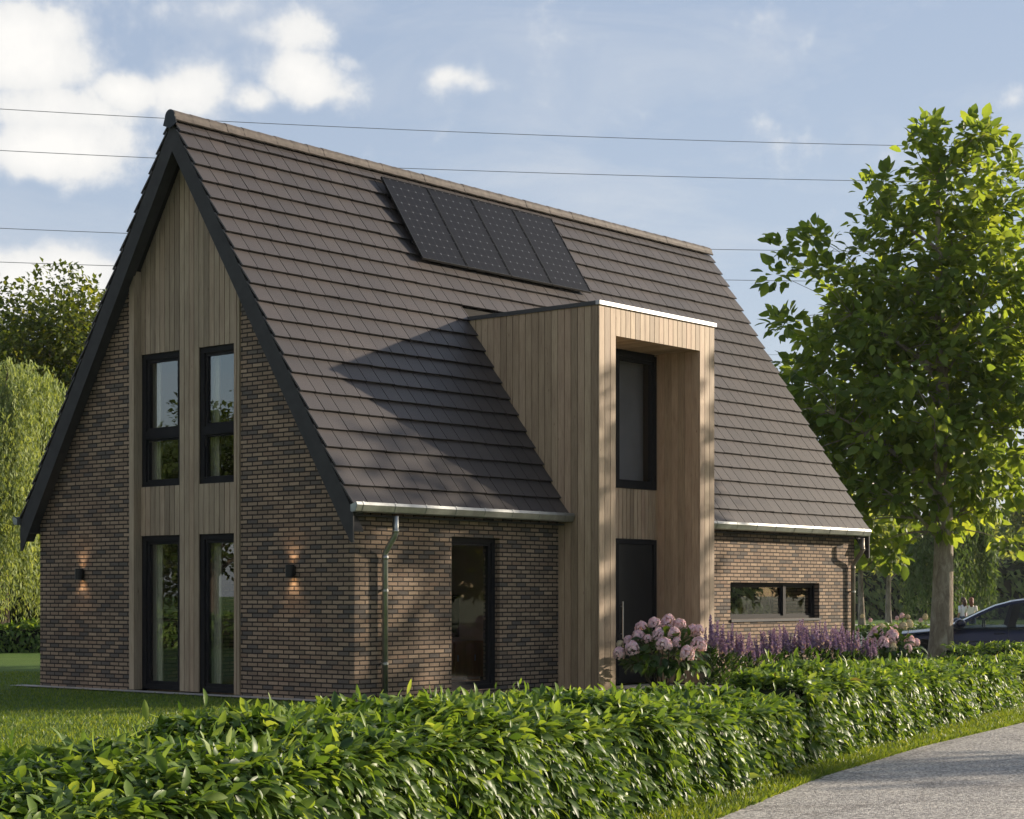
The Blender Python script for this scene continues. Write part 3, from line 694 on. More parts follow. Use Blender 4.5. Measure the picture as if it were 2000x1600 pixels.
# soffit of the opening (boards run across) and wall behind
boards(cl, D1 + DF + 0.001, D2 - DF - 0.001, 0.145, lambda a0, a1, t: cl.box(a0, a1, -DP + core + 0.001, DQ, OT, OT + core, t))
RX0, RX1 = D1 + DF, D2 - DF
DX0 = 5.985
for z0, z1 in ((2.36, 3.17), (5.365, OT)):
    if z1 - z0 > 0.1: boards(cl, DX0, RX1, 0.105, lambda a0, a1, t: cl.box(a0, a1, DQ, DQ + 0.022, z0, z1, t))
boards(cl, RX0, DX0, 0.12, lambda a0, a1, t: cl.box(a0, a1, DQ, DQ + 0.022, 0.02, OT, t))
cl.build('timber_cladding', M['wood'], bay_o)
cl2 = MB(); cl2.box(RX0, DX0, DQ + 0.023, DQ + 0.2, 0, OT); cl2.box(DX0, RX1, DQ + 0.023, DQ + 0.2, 2.365, 3.165); cl2.box(DX0, RX1, DQ + 0.03, DQ + 0.2, 5.34, OT + 0.02); cl2.each('wall_lining', M['backing'], bay_o)
c = MB()
c.box(D1 - 0.025, D2 + 0.025, -DP - 0.03, -DP + 0.05, DT - 0.02, DT + 0.045)
c.build('cap_flashing', M['cap'], bay_o, bevel=0.004)
c = MB(); c.box(D1 - 0.022, D1 + 0.05, -DP + 0.051, yT + 0.12, DT - 0.02, DT + 0.042); c.box(D2 - 0.05, D2 + 0.022, -DP + 0.051, yT + 0.12, DT - 0.02, DT + 0.042); c.box(D1 + 0.05, D2 - 0.05, -DP + 0.051, yT + 0.14, DT - 0.02, DT + 0.01)
c.build('bay_roof', M['zinc_dark'], bay_o)
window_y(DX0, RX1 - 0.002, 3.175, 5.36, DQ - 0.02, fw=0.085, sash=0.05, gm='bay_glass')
b = MB(); b.box(DX0 + 0.05, RX1 - 0.05, DQ + 0.22, DQ + 0.235, 3.25, 5.33); b.build('reflection_panel', M['reflection_panel'], house)  # added panel, its grey stands in for sky mirrored in the pane
# front door
f = MB(); y = DQ - 0.02
f.box(DX0, DX0 + 0.08, y, y + 0.12, 0.02, 2.355); f.box(RX1 - 0.082, RX1 - 0.002, y, y + 0.12, 0.02, 2.355); f.box(DX0 + 0.08, RX1 - 0.082, y, y + 0.12, 2.275, 2.355)
door = f.build('front_door', M['frame'], house)
p = MB(); p.box(DX0 + 0.084, RX1 - 0.086, y + 0.03, y + 0.085, 0.03, 2.271); p.build('door_leaf', M['door'], door, bevel=0.004)
h = MB(); h.tube([(DX0 + 0.16, y - 0.02, 0.75), (DX0 + 0.16, y - 0.02, 1.35)], 0.013, 10); h.box(DX0 + 0.15, DX0 + 0.17, y - 0.02, y + 0.03, 0.82, 0.84); h.box(DX0 + 0.15, DX0 + 0.17, y - 0.02, y + 0.03, 1.26, 1.28); h.build('handle', M['alloy'], door)
# inside
b = MB(); b.box(TH + 0.002, LEN - TH - 0.002, TH + .002, W - TH - .002, 0.0, 0.05); b.build('floor', M['floor'], house)
b = MB(); b.box(TH + 0.002, LEN - TH - 0.002, TH + .002, W - TH - .002, 2.56, 2.62); b.build('ceiling', M['white_plaster'], house)
b = MB(); b.box(TH + 0.002, LEN - TH - 0.002, TH + .002, W - TH - .002, 2.621, 2.80); b.build('upper_floor', M['floor'], house)
b = MB(); b.box(3.4, 6.0, 2.7, 2.8, 0.051, 2.559); b.box(3.2, 3.3, 2.9, 5.6, 2.801, 5.0);
b.each('inner_wall', M['plaster'], house)
b = MB(); b.box(9.0, 9.78, 0.55, 0.6, 0.051, 2.3); b.box(10.2, 11.2, 1.5, 1.55, 0.051, 2.3); b.each('inner_wall', M['white_plaster'], house)
def curtain(x, y0, y1, z0, z1):
    n = 40; vs = []; 
    for i in range(n + 1):
        yy = y0 + (y1 - y0) * i / n; xo = x + 0.025 * math.sin(i * 1.55) + 0.01 * math.sin(i * 0.7)
        vs += [(xo, yy, z0), (xo, yy, z1), (xo + 0.004, yy, z0), (xo + 0.004, yy, z1)]
    fs = []
    for i in range(n):
        a = 4 * i; fs += [(a, a + 4, a + 5, a + 1), (a + 2, a + 3, a + 7, a + 6)]
    c_ = MB(); c_.add(vs, fs); c_.build('curtain', M['curtain'], house, smooth=True)
for ya, yb in ((T0, P0), (P1, T1)):
    curtain(0.36, yb - 0.20, yb + 0.12, 0.06, 2.5); curtain(0.36, yb - 0.16, yb + 0.12, 2.82, 5.2)

# furniture seen through the long window
t = empty('cabinet', (4.35, 2.3, 0.05)); tag(t, 'reddish oak sideboard indoors behind the tall front window', 'cabinet')
b = MB(); b.box(-0.85, 0.85, -0.24, 0.24, 0.08, 0.66); b.build('body', M['cabinet'], t, bevel=0.004)
for k in range(4):
    b = MB(); b.box(-0.83 + k * 0.42, -0.83 + k * 0.42 + 0.40, -0.262, -0.242, 0.10, 0.64); d_ = b.build('cabinet_door', M['cabinet'], t, bevel=0.003)
    b = MB(); b.box(-0.80 + k * 0.42, -0.785 + k * 0.42, -0.275, -0.262, 0.34, 0.44); b.build('handle', M['alloy'], d_)
for sx in (-0.75, 0.71):
    for sy in (-0.2, 0.16):
        b = MB(); b.box(sx, sx + 0.04, sy, sy + 0.04, 0.0, 0.08); b.build('leg', M['black'], t)
t = empty('television', (4.15, 2.35, 0.71)); tag(t, 'black television standing on the sideboard behind the tall window', 'television')
b = MB(); b.box(-0.62, 0.62, -0.02, 0.02, 0.06, 0.74); b.build('screen', M['screen'], t, bevel=0.004)
b = MB(); b.box(-0.2, 0.2, -0.1, 0.1, 0.0, 0.015); b.box(-0.03, 0.03, -0.012, 0.012, 0.015, 0.08); b.build('stand', M['black'], t)

# wall lamps ---------------------------------------------------------------
def wall_lamp(y, z, label):
    t = empty('wall_lamp', (0, y, z)); tag(t, label, 'lamp', 'up and down lights on the gable wall')
    b = MB(); b.tube([(-0.075, 0, -0.085), (-0.075, 0, 0.085)], [0.064, 0.064], 20, cap=False)
    b.tube([(-0.075, 0, -0.085), (-0.075, 0, 0.085)], [0.058, 0.058], 20, cap=False); b.build('lamp_body', M['black'], t, smooth=True)
    b = MB(); b.box(-0.035, -0.001, -0.035, 0.035, -0.06, 0.06); b.build('wall_plate', M['black'], t)
    b = MB(); b.tube([(-0.075, 0, -0.03), (-0.075, 0, 0.03)], 0.0575, 20); b.build('bulb', M['glow'], t)
    for sgn in (1, -1):
        ld = bpy.data.lights.new('lamp_light', 'SPOT'); ld.energy = 2.6; ld.color = (1.0, 0.70, 0.44); ld.spot_size = R(95); ld.spot_blend = 0.7; ld.shadow_soft_size = 0.02
        lo = bpy.data.objects.new('lamp_light', ld); col.objects.link(lo); lo.parent = t; lo.location = (-0.075, 0, sgn * 0.088)
        lo.rotation_euler = (R(180) if sgn > 0 else 0, 0, 0)
wall_lamp(5.90, 1.775, 'black up and down wall lamp on the brick left of the timber strip')
wall_lamp(1.175, 1.79, 'black up and down wall lamp on the brick right of the timber strip')

# solar panels ---------------------------------------------------------------
PX = [3.865, 4.965, 6.07, 7.175, 8.28]; s_top = (RZ - 8.165) / sp_; PL = 1.69
labels = ['leftmost of the four black solar panels, its left edge shading the tiles', 'second solar panel from the left in the row on the roof slope',
          'third solar panel from the left in the row on the roof slope', 'rightmost of the four black solar panels, just above the entrance bay']
for k in range(4):
    o0 = ridge + np.array([PX[k] + 0.008, 0, 0]) + dF * s_top + nF * 0.085
    t = empty('solar_panel', tuple(o0)); tag(t, labels[k], 'solar panel', 'solar panels on the roof')
    w = PX[k + 1] - PX[k] - 0.016; e = np.array([1.0, 0, 0])
    b = MB(); fr = 0.012
    b.slab((0, 0, 0), e * w, dF * fr, nF * 0.04); b.slab(dF * (PL - fr), e * w, dF * fr, nF * 0.04)
    b.slab(dF * fr, e * fr, dF * (PL - 2 * fr), nF * 0.04); b.slab(dF * fr + e * (w - fr), e * fr, dF * (PL - 2 * fr), nF * 0.04)
    b.build('panel_frame', M['black'], t)
    c0 = dF * fr + e * fr + nF * 0.03; cw, ch = w - 2 * fr, PL - 2 * fr
    me = bpy.data.meshes.new('cell_sheet'); vs = [c0, c0 + e * cw, c0 + e * cw + dF * ch, c0 + dF * ch]
    lo = [p - nF * 0.025 for p in vs]
    me.from_pydata([tuple(p) for p in vs + lo], [], [(0, 3, 2, 1), (4, 5, 6, 7), (0, 1, 5, 4), (1, 2, 6, 5), (2, 3, 7, 6), (3, 0, 4, 7)])
    uvl = me.uv_layers.new(name='UVMap'); UVm = {0: (0, 1), 1: (1, 1), 2: (1, 0), 3: (0, 0)}
    for l in me.loops: uvl.data[l.index].uv = UVm[l.vertex_index % 4]
    finish(me, None, 'cell_sheet', M['cell'], t)
    b = MB()
    for sd in (0.35, 1.3): b.slab(dF * sd - nF * 0.045, e * w, dF * 0.04, nF * 0.044)
    b.each('mounting_rail', M['black'], t)

# ------------------------------------------------------------------ ground
xs = np.unique(np.concatenate([np.linspace(-900, -60, 8), np.linspace(-60, 13, 30), np.linspace(13, 25, 14), np.linspace(25, 150, 20), np.linspace(150, 1500, 8)]))
ys = np.unique(np.concatenate([np.linspace(-900, -60, 8), np.linspace(-60, 100, 40), np.linspace(100, 1500, 10)]))
X, Y = np.meshgrid(xs, ys, indexing='ij'); Z = ground_z(X, Y)
V = np.stack([X, Y, Z], -1).reshape(-1, 3); nx, ny = X.shape
I = np.arange(nx * ny).reshape(nx, ny)
F = np.stack([I[:-1, :-1], I[1:, :-1], I[1:, 1:], I[:-1, 1:]], -1).reshape(-1, 4)
tag(np_mesh('ground', V, F, np.full(len(V), .5), M['grass_ground']), kind='structure')
def sheet(name, pts, z, m, res=None):
    me = bpy.data.meshes.new(name); me.from_pydata([(p[0], p[1], float(ground_z(p[0], p[1])) + z) for p in pts], [], [tuple(range(len(pts)))])
    o = finish(me, None, name, m, None); tag(o, kind='structure'); return o
RE = [(-60, -24.0), (-30, -16.7), (-14, -12.62), (-7.7, -10.94), (-4.93, -10.07), (-1.71, -9.29), (1.89, -8.62), (8, -7.45), (14, -6.2)]
road = MB()
def strip_sheet(name, A, B, z, m):
    vs = []; fs = []
    for p, q in zip(A, B): vs += [(p[0], p[1], float(ground_z(p[0], p[1])) + z), (q[0], q[1], float(ground_z(q[0], q[1])) + z)]
    for i in range(len(A) - 1): fs.append((2 * i, 2 * i + 1, 2 * i + 3, 2 * i + 2))
    b = MB(); b.add(vs, fs); o = b.build(name, m); tag(o, kind='structure'); return o
RE2 = RE + [(18, -5.3), (24, -4.0), (40, -0.2), (70, 7)]
strip_sheet('road', [(p[0] + 1.6, p[1] - 7.0) for p in RE2], RE2, 0.012, M['road'])
# paving strip round the house and path to the door
strip_sheet('paving', [(-0.32, -0.3), (-0.32, 7.4), (-0.32, 7.4)], [(0.0, -0.3), (0.0, 7.0), (0.0, 7.4)], 0.02, M['concrete'])
strip_sheet('path', [(5.05, -9.0), (5.05, -0.1)], [(6.9, -8.6), (6.9, -0.1)], 0.016, M['concrete'])
strip_sheet('flower_bed', [(7.1, -3.4), (20.0, -2.2)], [(7.1, -0.1), (20.0, -0.1)], 0.014, M['soil'])
# park path far behind on the right
pa = [spot(l, d) for l, d in ((14, 112), (24, 110), (40, 109), (60, 112))]; pb = [spot(l, d) for l, d in ((14, 117), (24, 115), (40, 114), (60, 117))]
strip_sheet('park_path', [p[:2] for p in pa], [p[:2] for p in pb], 0.02, M['concrete'])

# ------------------------------------------------------------------ hedges
def hedge(path, hfun, thick, dens_front, dens_top, lsize, name_label, zoff=0.0, seedtint=0.0, group=None, leafm='leaf_hedge', back=True, fine=False):
    P = np.array(path, float); seg = np.linalg.norm(P[1:] - P[:-1], axis=1); cum = np.concatenate([[0], np.cumsum(seg)]); TL = cum[-1]
    def at(s):
        x = np.interp(s, cum, P[:, 0]); y = np.interp(s, cum, P[:, 1])
        e = 0.05; tx = np.interp(s + e, cum, P[:, 0]) - np.interp(s - e, cum, P[:, 0]); ty = np.interp(s + e, cum, P[:, 1]) - np.interp(s - e, cum, P[:, 1])
        t = unit(np.stack([tx, ty], -1)); return np.stack([x, y], -1), t, np.stack([-t[..., 1], t[..., 0]], -1)   # normal points to the back (house side)
    # wavy trimmed surface: section param q 0..1 front face bottom->top, 1..2 top, 2..3 back face
    def surf(s, q):
        p, t, n = at(s); h = hfun(p[:, 0])
        bump = 0.035 * np.sin(s * 2.3 + q * 3) + 0.03 * np.sin(s * 5.1 + 1.3 * q) + 0.02 * np.sin(s * 11 + q * 7)
        th = thick
        off = np.where(q < 1, 0.03 + 0.02 * q, np.where(q < 2, 0.05 + (th - 0.1) * (q - 1), th - 0.05 + 0.02 * (q - 2)))
        off = off + np.where(q < 1, -bump, np.where(q > 2, bump, 0))
        zz = np.where(q < 1, q * h * 0.93, np.where(q < 2, h * (0.93 + 0.10 * np.sin(np.clip(q - 1, 0, 1) * math.pi * 0.85)), (3 - q) * h * 0.93)) + np.where((q >= 1) & (q <= 2), bump, 0)
        pos = np.concatenate([p + n * off[:, None], (zz + zoff + ground_z(p[:, 0], p[:, 1]))[:, None]], 1)
        f = np.clip((q - 0.8) / 0.4, 0, 1) * (q < 1.6) ; 
        nz = np.where(q < 0.85, 0.12, np.where(q < 1.15, 0.8, np.where(q < 1.85, 1.5, np.where(q < 2.15, .8, .1))))
        hn = np.where(q < 1, -1.0, np.where(q < 1.2, -0.4, np.where(q < 1.8, 0.0, np.where(q < 2, .4, 1.0))))
        nor = unit(np.concatenate([n * hn[:, None], nz[:, None]], 1))
        return pos, nor, t
    hbar = float(np.mean(hfun(P[:, 0])))
    nf = int(TL * hbar * dens_front); ntp = int(TL * thick * dens_top); nb = int(TL * hbar * dens_front * 0.35) if back else 0
    s = np.concatenate([rng.uniform(0, TL, nf), rng.uniform(0, TL, ntp), rng.uniform(0, TL, nb)])
    q = np.concatenate([rng.uniform(0.0, 1.0, nf), rng.uniform(1.0, 2.0, ntp), rng.uniform(2, 3, nb)])
    pos, nor, t = surf(s, q); n = len(s)
    depth = rng.uniform(0, 0.11, n)
    pos = pos - nor * depth[:, None]
    tt = np.concatenate([t, np.zeros((n, 1))], 1)
    top = (q > 0.92) & (q < 2.08)
    g = rng.normal(0, 1, (n, 3))
    up = np.array([0, 0, 1.0])
    ax = np.where(top[:, None], nor * 0.2 + g * np.array([0.85, 0.85, 0.3]) + up * 0.12, nor * 0.55 + g * 0.42 - up * 0.75 + tt * 0.35)
    # stray shoots
    shoot = top & (rng.random(n) < 0.007)
    ax = np.where(shoot[:, None], up + g * 0.35, ax); pos = pos + np.where(shoot[:, None], nor * rng.uniform(0.02, 0.11, n)[:, None], 0)
    nrm = unit(np.where(top[:, None], nor * 0.6 + up * 0.7, nor) + rng.normal(0, 0.5, (n, 3)) + np.where(top[:, None], 0, up * 0.35))
    ln = lsize * rng.uniform(0.5, 1.5, n); wd = ln * rng.uniform(0.32, 0.48, n) * np.where(shoot, 0.7, 1.0)
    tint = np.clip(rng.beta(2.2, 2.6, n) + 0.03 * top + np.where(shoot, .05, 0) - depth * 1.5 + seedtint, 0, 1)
    o = empty('hedge', (0, 0, 0)); tag(o, name_label, 'hedge', group)
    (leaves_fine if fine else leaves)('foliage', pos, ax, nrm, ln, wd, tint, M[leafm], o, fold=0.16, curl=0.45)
    # dark woody inside
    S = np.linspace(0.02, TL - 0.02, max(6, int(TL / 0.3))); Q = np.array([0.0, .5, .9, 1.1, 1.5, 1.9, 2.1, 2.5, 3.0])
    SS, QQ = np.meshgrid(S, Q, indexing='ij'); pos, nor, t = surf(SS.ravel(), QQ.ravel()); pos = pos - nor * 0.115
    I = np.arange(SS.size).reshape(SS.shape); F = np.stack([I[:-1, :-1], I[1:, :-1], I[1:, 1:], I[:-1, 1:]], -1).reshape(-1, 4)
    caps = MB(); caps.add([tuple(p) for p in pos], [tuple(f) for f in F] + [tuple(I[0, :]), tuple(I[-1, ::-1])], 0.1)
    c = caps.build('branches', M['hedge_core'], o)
    # end leaves
    return o
HX = [-17.5, -14, -7.99, -5.5, -1.86, 4.5, 9.0, 13.0]; HY = [-13.05, -12.1, -10.6, -9.97, -9.1, -7.5, -6.35, -5.35]
fx = lambda x: float(np.interp(x, HX, HY))
h1 = lambda x: np.interp(x, [-17, -14, -11.5, -9.5, -7, -4.4], [0.60, 0.66, 0.80, 0.78, 0.68, 0.58])
h2 = lambda x: np.interp(x, [-4.9, -3.5, -1.5, 2, 5, 9, 13], [0.76, 0.77, 0.70, 0.62, 0.55, 0.52, 0.5])
p1 = [(x, fx(x)) for x in np.linspace(-17.3, -4.55, 30)]
p2 = [(x, fx(x) + 0.10) for x in np.linspace(-4.25, 12.0, 34)]
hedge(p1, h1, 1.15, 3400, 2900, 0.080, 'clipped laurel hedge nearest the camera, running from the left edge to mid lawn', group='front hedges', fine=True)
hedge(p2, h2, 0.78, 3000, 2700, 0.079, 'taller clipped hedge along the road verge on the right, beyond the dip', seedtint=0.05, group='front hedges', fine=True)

# ------------------------------------------------------------------ grass
def grass(name, pts, hgt, wid, label=None):
    n = len(pts); g = rng.normal(0, 0.35, (n, 3)); g[:, 2] = 1.0
    ang = rng.uniform(0, 2 * math.pi, n); sd = np.stack([np.cos(ang), np.sin(ang), np.zeros(n)], 1)
    h = hgt * rng.uniform(0.5, 1.35, n)[:, None]; w = wid * rng.uniform(0.7, 1.3, n)[:, None]; d = unit(g)
    V = np.stack([pts - sd * w, pts + sd * w, pts + d * h * 0.6 + sd * w * 0.7, pts + d * h + g * np.array([1, 1, 0]) * h * 0.4], 1).reshape(-1, 3)
    o = (np.arange(n) * 4)[:, None, None]; F = (np.array([[0, 1, 2], [0, 2, 3]])[None] + o).reshape(-1, 3)
    t = np.repeat(np.clip(rng.beta(2, 2.2, n), 0, 1), 4)
    ob = np_mesh(name, V, F, t, M['grass']); tag(ob, kind='stuff'); return ob
# verge between hedge and road
n = 30000; x = rng.uniform(-9.5, 9, n); u = rng.uniform(-0.45, 1.08, n)
ye = np.interp(x, [p[0] for p in RE2], [p[1] for p in RE2]); yh = np.interp(x, HX, HY) + 0.2
y = ye + (yh - ye) * u * np.where(u < 0, 0.16, 1) ; y = ye + (yh - ye) * np.clip(u, -0.05 * rng.random(n), 1.1)
grass('verge_grass', np.stack([x, y, ground_z(x, y)], 1), 0.055, 0.006)
# lawn in front of and beside the gable
n = 90000; dpt = 13 + 22 * rng.random(n) ** 1.3; lat = rng.uniform(-0.29, 0.06, n) * dpt
p = CAM[None] + FW[None] * dpt[:, None] + RT[None] * lat[:, None]
keep = (p[:, 1] > np.interp(p[:, 0], HX, HY) + 1.2) & ~((p[:, 0] > -0.36) & (p[:, 0] < 14) & (p[:, 1] > -0.2) & (p[:, 1] < 7.4))
p = p[keep]; p[:, 2] = 0
grass('lawn_grass', p, 0.04, 0.007)

# ------------------------------------------------------------------ trees
def limb(b, p0, p1, r0, r1, bend=0.15, n=7, sides=7):
    p0 = np.array(p0, float); p1 = np.array(p1, float); L_ = np.linalg.norm(p1 - p0)
    k = np.array([rnd(-1, 1), rnd(-1, 1), 0.6]) * L_ * bend
    path = [p0 + (p1 - p0) * t + k * math.sin(math.pi * t) * (1 - 0.4 * t) for t in np.linspace(0, 1, n)]
    b.tube(path, list(np.linspace(r0, r1, n)), sides, tint=0.5)
    return path
def tree(name, label, cat, loc, blobs, trunk_h, r0, nclus, nleaf, lsize, leafm, barkm='bark', clus_r=0.5, nlimb=14, mind=0.5, group=None, frame=None, tips=(), lean=(0, 0), flat=0.0, wratio=(0.5, 0.72), shell=0.35, fine=False):
    """blobs: (cx, cy, cz, rx, ry, rz) in the tree's own axes; frame: rotation about z"""
    o = empty(name, loc, frame or 0.0); tag(o, label, cat, group)
    B = np.array(blobs, float); vol = (B[:, 3] * B[:, 4] * B[:, 5]); prob = vol / vol.sum()
    pts = []
    tries = 0
    while len(pts) < nclus and tries < nclus * 60:
        tries += 1
        k = rng.choice(len(B), p=prob); d = rng.normal(0, 1, 3); d /= np.linalg.norm(d); r = (shell + (1 - shell) * rng.random()) if rng.random() < 0.75 else rng.random() ** (1 / 3)
        p = B[k, :3] + d * r * B[k, 3:] * (0.95 + 0.1 * rng.random())
        if pts and np.min(np.linalg.norm(np.array(pts) - p, axis=1)) < mind: continue
        pts.append(p)
    pts = np.array(pts + [np.array(t) for t in tips])
    zmin, zmax = pts[:, 2].min(), pts[:, 2].max()
    wood = MB()
    topz = zmin + (zmax - zmin) * 0.86
    tp = []
    for t in np.linspace(0, 1, 14):
        tp.append(np.array([lean[0] * t + 0.10 * r0 * 3 * math.sin(t * 5.0), lean[1] * t + 0.1 * r0 * 3 * math.cos(t * 4.0) - 0.1 * r0 * 3, topz * t]))
    rr = [r0 * (1.0 + 0.35 * math.exp(-t * 22)) * (1 - 0.90 * t ** 1.15) + 0.012 for t in np.linspace(0, 1, 14)]
    wood.tube(tp, rr, 14); tp = np.array(tp)
    trunk = wood.build('trunk', M[barkm], o, smooth=True)
    wood = MB()
    nodes = [(q, r_) for q, r_ in zip(tp, rr) if q[2] > trunk_h]
    # main limbs toward well spread clusters
    order = rng.permutation(len(pts)); ends = []
    for i in order:
        if all(np.linalg.norm(pts[i] - e) > 1.1 * mind * 2 for e in ends): ends.append(pts[i])
        if len(ends) >= nlimb: break
    for e in sorted(ends, key=lambda q: q[2]):
        hd = math.hypot(e[0], e[1]); za = min(max(trunk_h, e[2] - hd * rnd(0.55, 0.95)), topz * 0.93)
        a = np.array([np.interp(za, tp[:, 2], tp[:, 0]), np.interp(za, tp[:, 2], tp[:, 1]), za]); ra = float(np.interp(za, tp[:, 2], rr))
        path = limb(wood, a, e, min(ra * 0.6, 0.03 + 0.022 * np.linalg.norm(e - a)), 0.010, 0.10, 9)
        for j, q in enumerate(path[2:]): nodes.append((np.array(q), max(0.012, ra * 0.3 * (1 - j / 8))))
    NP = np.array([q for q, _ in nodes])
    for c in pts:
        d = np.linalg.norm(NP - c, axis=1) + 0.9 * np.maximum(0, NP[:, 2] - c[2] + 0.05)
        j = int(np.argmin(d))
        if np.linalg.norm(NP[j] - c) > 0.08: limb(wood, NP[j], c, min(nodes[j][1] * 0.7, 0.02), 0.005, 0.10, 5, 5)
    wood.build('limbs', M[barkm], o, smooth=True)
    # leaves
    cen = B[:, :3].mean(0); n = len(pts) * nleaf
    ci = np.repeat(np.arange(len(pts)), nleaf); out = unit(pts - cen + rng.normal(0, 0.3, pts.shape))
    bri = np.clip(rng.normal(0, 0.10, len(pts)), -0.25, 0.25)
    rv = rng.normal(0, 1, (n, 3)); rv = unit(rv) * (rng.random(n) ** 0.55)[:, None] * clus_r * np.array([1, 1, 0.8])
    base = pts[ci] + rv
    ax = unit(unit(rv + 1e-6) * 0.9 + out[ci] * 0.4 + rng.normal(0, 0.45, (n, 3)) + np.array([0, 0, -0.15]))
    nr = unit(np.array([0, 0, 1.0]) * (0.9 + flat) + out[ci] * 0.5 + rng.normal(0, 0.5, (n, 3)))
    ln = lsize * rng.uniform(0.6, 1.25, n); wd = ln * rng.uniform(wratio[0], wratio[1], n)
    tint = np.clip(rng.beta(2.2, 3.0, n) + bri[ci] + np.where(rng.random(n) < 0.012, 0.4, 0), 0, 1)
    (leaves_fine if fine else leaves)('crown', base, ax, nr, ln, wd, tint, M[leafm], o, fold=0.12, curl=0.3)
    return o
TR = -YAW       # tree axes: local x = camera right, local y = camera forward
td = 43.0
tb = spot((1836 - 1000) / 3625.4 * td, td)
K = 3625.4 / td
def tl_(px, py, dy=0.0): return np.array([(px - 1836) / K, dy, (1161.45 - py) / K + 1.46 - tb[2]])
bl = []
for (px, py, rx, rz, ry, dy) in ((1775, 770, 225, 280, 2.5, 0.5), (1860, 395, 150, 165, 1.8, 0.2), (1940, 660, 150, 320, 2.2, 0.5), (1625, 575, 90, 120, 1.4, 0.6), (1935, 925, 115, 105, 1.5, 0.2),
                                 (1690, 930, 130, 110, 1.5, 0.4), (1760, 560, 120, 170, 1.8, 0.2), (1590, 760, 60, 130, 1.2, 0.6), (1770, 1035, 85, 40, 1.0, 0), (1610, 880, 75, 110, 1.2, 0.5)):
    c = tl_(px, py, dy); bl.append((c[0], c[1], c[2], rx / K, ry, rz / K))
tips = [tl_(px, py) for px, py in ((1803, 262), (1907, 250), (1962, 290), (1728, 350), (1585, 462), (1528, 485), (1515, 535), (1525, 630), (1545, 720), (1535, 800), (1540, 905), (1570, 960), (1615, 1000), (1650, 1025), (1700, 1065), (1745, 1085), (1975, 1060), (1960, 400), (1690, 440), (1880, 330), (1830, 330))]
tree('street_tree', 'tall leafy broadleaved tree with pale trunk beside the dark car, right of the house', 'tree', tuple(tb), bl, 2.9, 0.26, 390, 34, 0.305, 'leaf_tree', clus_r=0.41, nlimb=20, mind=0.44, frame=TR, tips=tips, wratio=(0.5, 0.72), fine=True)

# trees out of frame on the sunny side of the road: they throw the dapples and fill the reflections
tree('street_tree', 'broadleaved tree standing by the road, out of frame to the right', 'tree', (21.5, -8.6, -0.35), [(0, 0, 7.9, 2.4, 2.4, 1.7), (-.2, -.2, 9.2, 2.2, 2.2, 0.9), (-.2, -.9, 9.1, 1.4, 1.1, 0.9), (.3, -.9, 8.9, 1.4, 1.1, 0.9)], 5.4, 0.16, 85, 13, 0.36, 'leaf_tree', clus_r=0.55, nlimb=10, mind=0.7)
tree('street_tree', 'broadleaved tree across the road, out of frame to the right', 'tree', (14.5, -19.3, 0), [(0, 0, 4.2, 1.25, 1.25, 1.9), (0.2, .1, 5.6, 0.9, 0.9, 1.0)], 2.2, 0.16, 70, 20, 0.32, 'leaf_tree', clus_r=0.42, nlimb=10, mind=0.4)

# generic round tree used for the background
def bg_tree(label, loc, H, Wd, leafm='leaf_dark', nclus=110, nleaf=34, ls=0.5, r0=0.2, trunk=2.2, name='background_tree', group='background trees', rz=None, barkm='bark_dark'):
    h = H - trunk
    blobs = [(0, 0, trunk + h * 0.42, Wd, Wd, h * 0.42), (Wd * 0.25, -Wd * .2, trunk + h * 0.68, Wd * 0.68, Wd * .68, h * 0.32), (-Wd * 0.35, Wd * .2, trunk + h * 0.58, Wd * 0.6, Wd * .6, h * 0.3), (Wd * .4, 0, trunk + h * .35, Wd * .7, Wd * .7, h * .26)]
    return tree(name, label, 'tree', loc, blobs, trunk * 0.9, r0, nclus, nleaf, ls, leafm, barkm, clus_r=Wd * 0.2, nlimb=12, mind=Wd * 0.13, group=group, frame=rz if rz is not None else rnd(0, 6))
# across the road: what the front windows mirror
for k, (x, y, H, w, lab) in enumerate(((44, -44, 9.0, 4.0, 'broad tree far across the road, mirrored in the front windows'), (54, -41, 8.0, 4.2, 'tree far across the road, left in the front window reflections'), (40, -56, 9.5, 4.4, 'tree far across the road, right in the front window reflections'), (66, -38, 9, 5, 'farthest tree across the road, out of frame'))):
    bg_tree(lab, (x, y, 0), H, w, nclus=90, nleaf=34, ls=0.6, trunk=1.6, group='trees across the road')
first = None
for k in range(12):
    ang = R(-62 + k * 5.2); dd_ = 95 + 12 * math.sin(k * 2.1)
    if first is None: first = bg_tree('tree in the belt of woodland across the road, out of frame', (dd_ * math.cos(ang), dd_ * math.sin(ang), 0), 8.0, 5.5, nclus=90, nleaf=34, ls=0.8, trunk=0.8, group='woodland across the road')
    else:
        c = copy_tree(first); c.location = (dd_ * math.cos(ang), dd_ * math.sin(ang), 0); c.rotation_euler = (0, 0, k); c.scale = (1, 1, 0.8 + 0.06 * (k % 5))
# left, behind the willow
bg_tree('tall dark green tree rising behind the willow left of the house', tuple(spot(-14.8, 60)), 11.9, 4.3, nclus=420, nleaf=120, ls=0.22, r0=0.3)
bg_tree('dark tree at the far left edge, half behind the willow', tuple(spot(-19.3, 62)), 12.4, 3.4, nclus=300, nleaf=120, ls=0.22, r0=0.3)
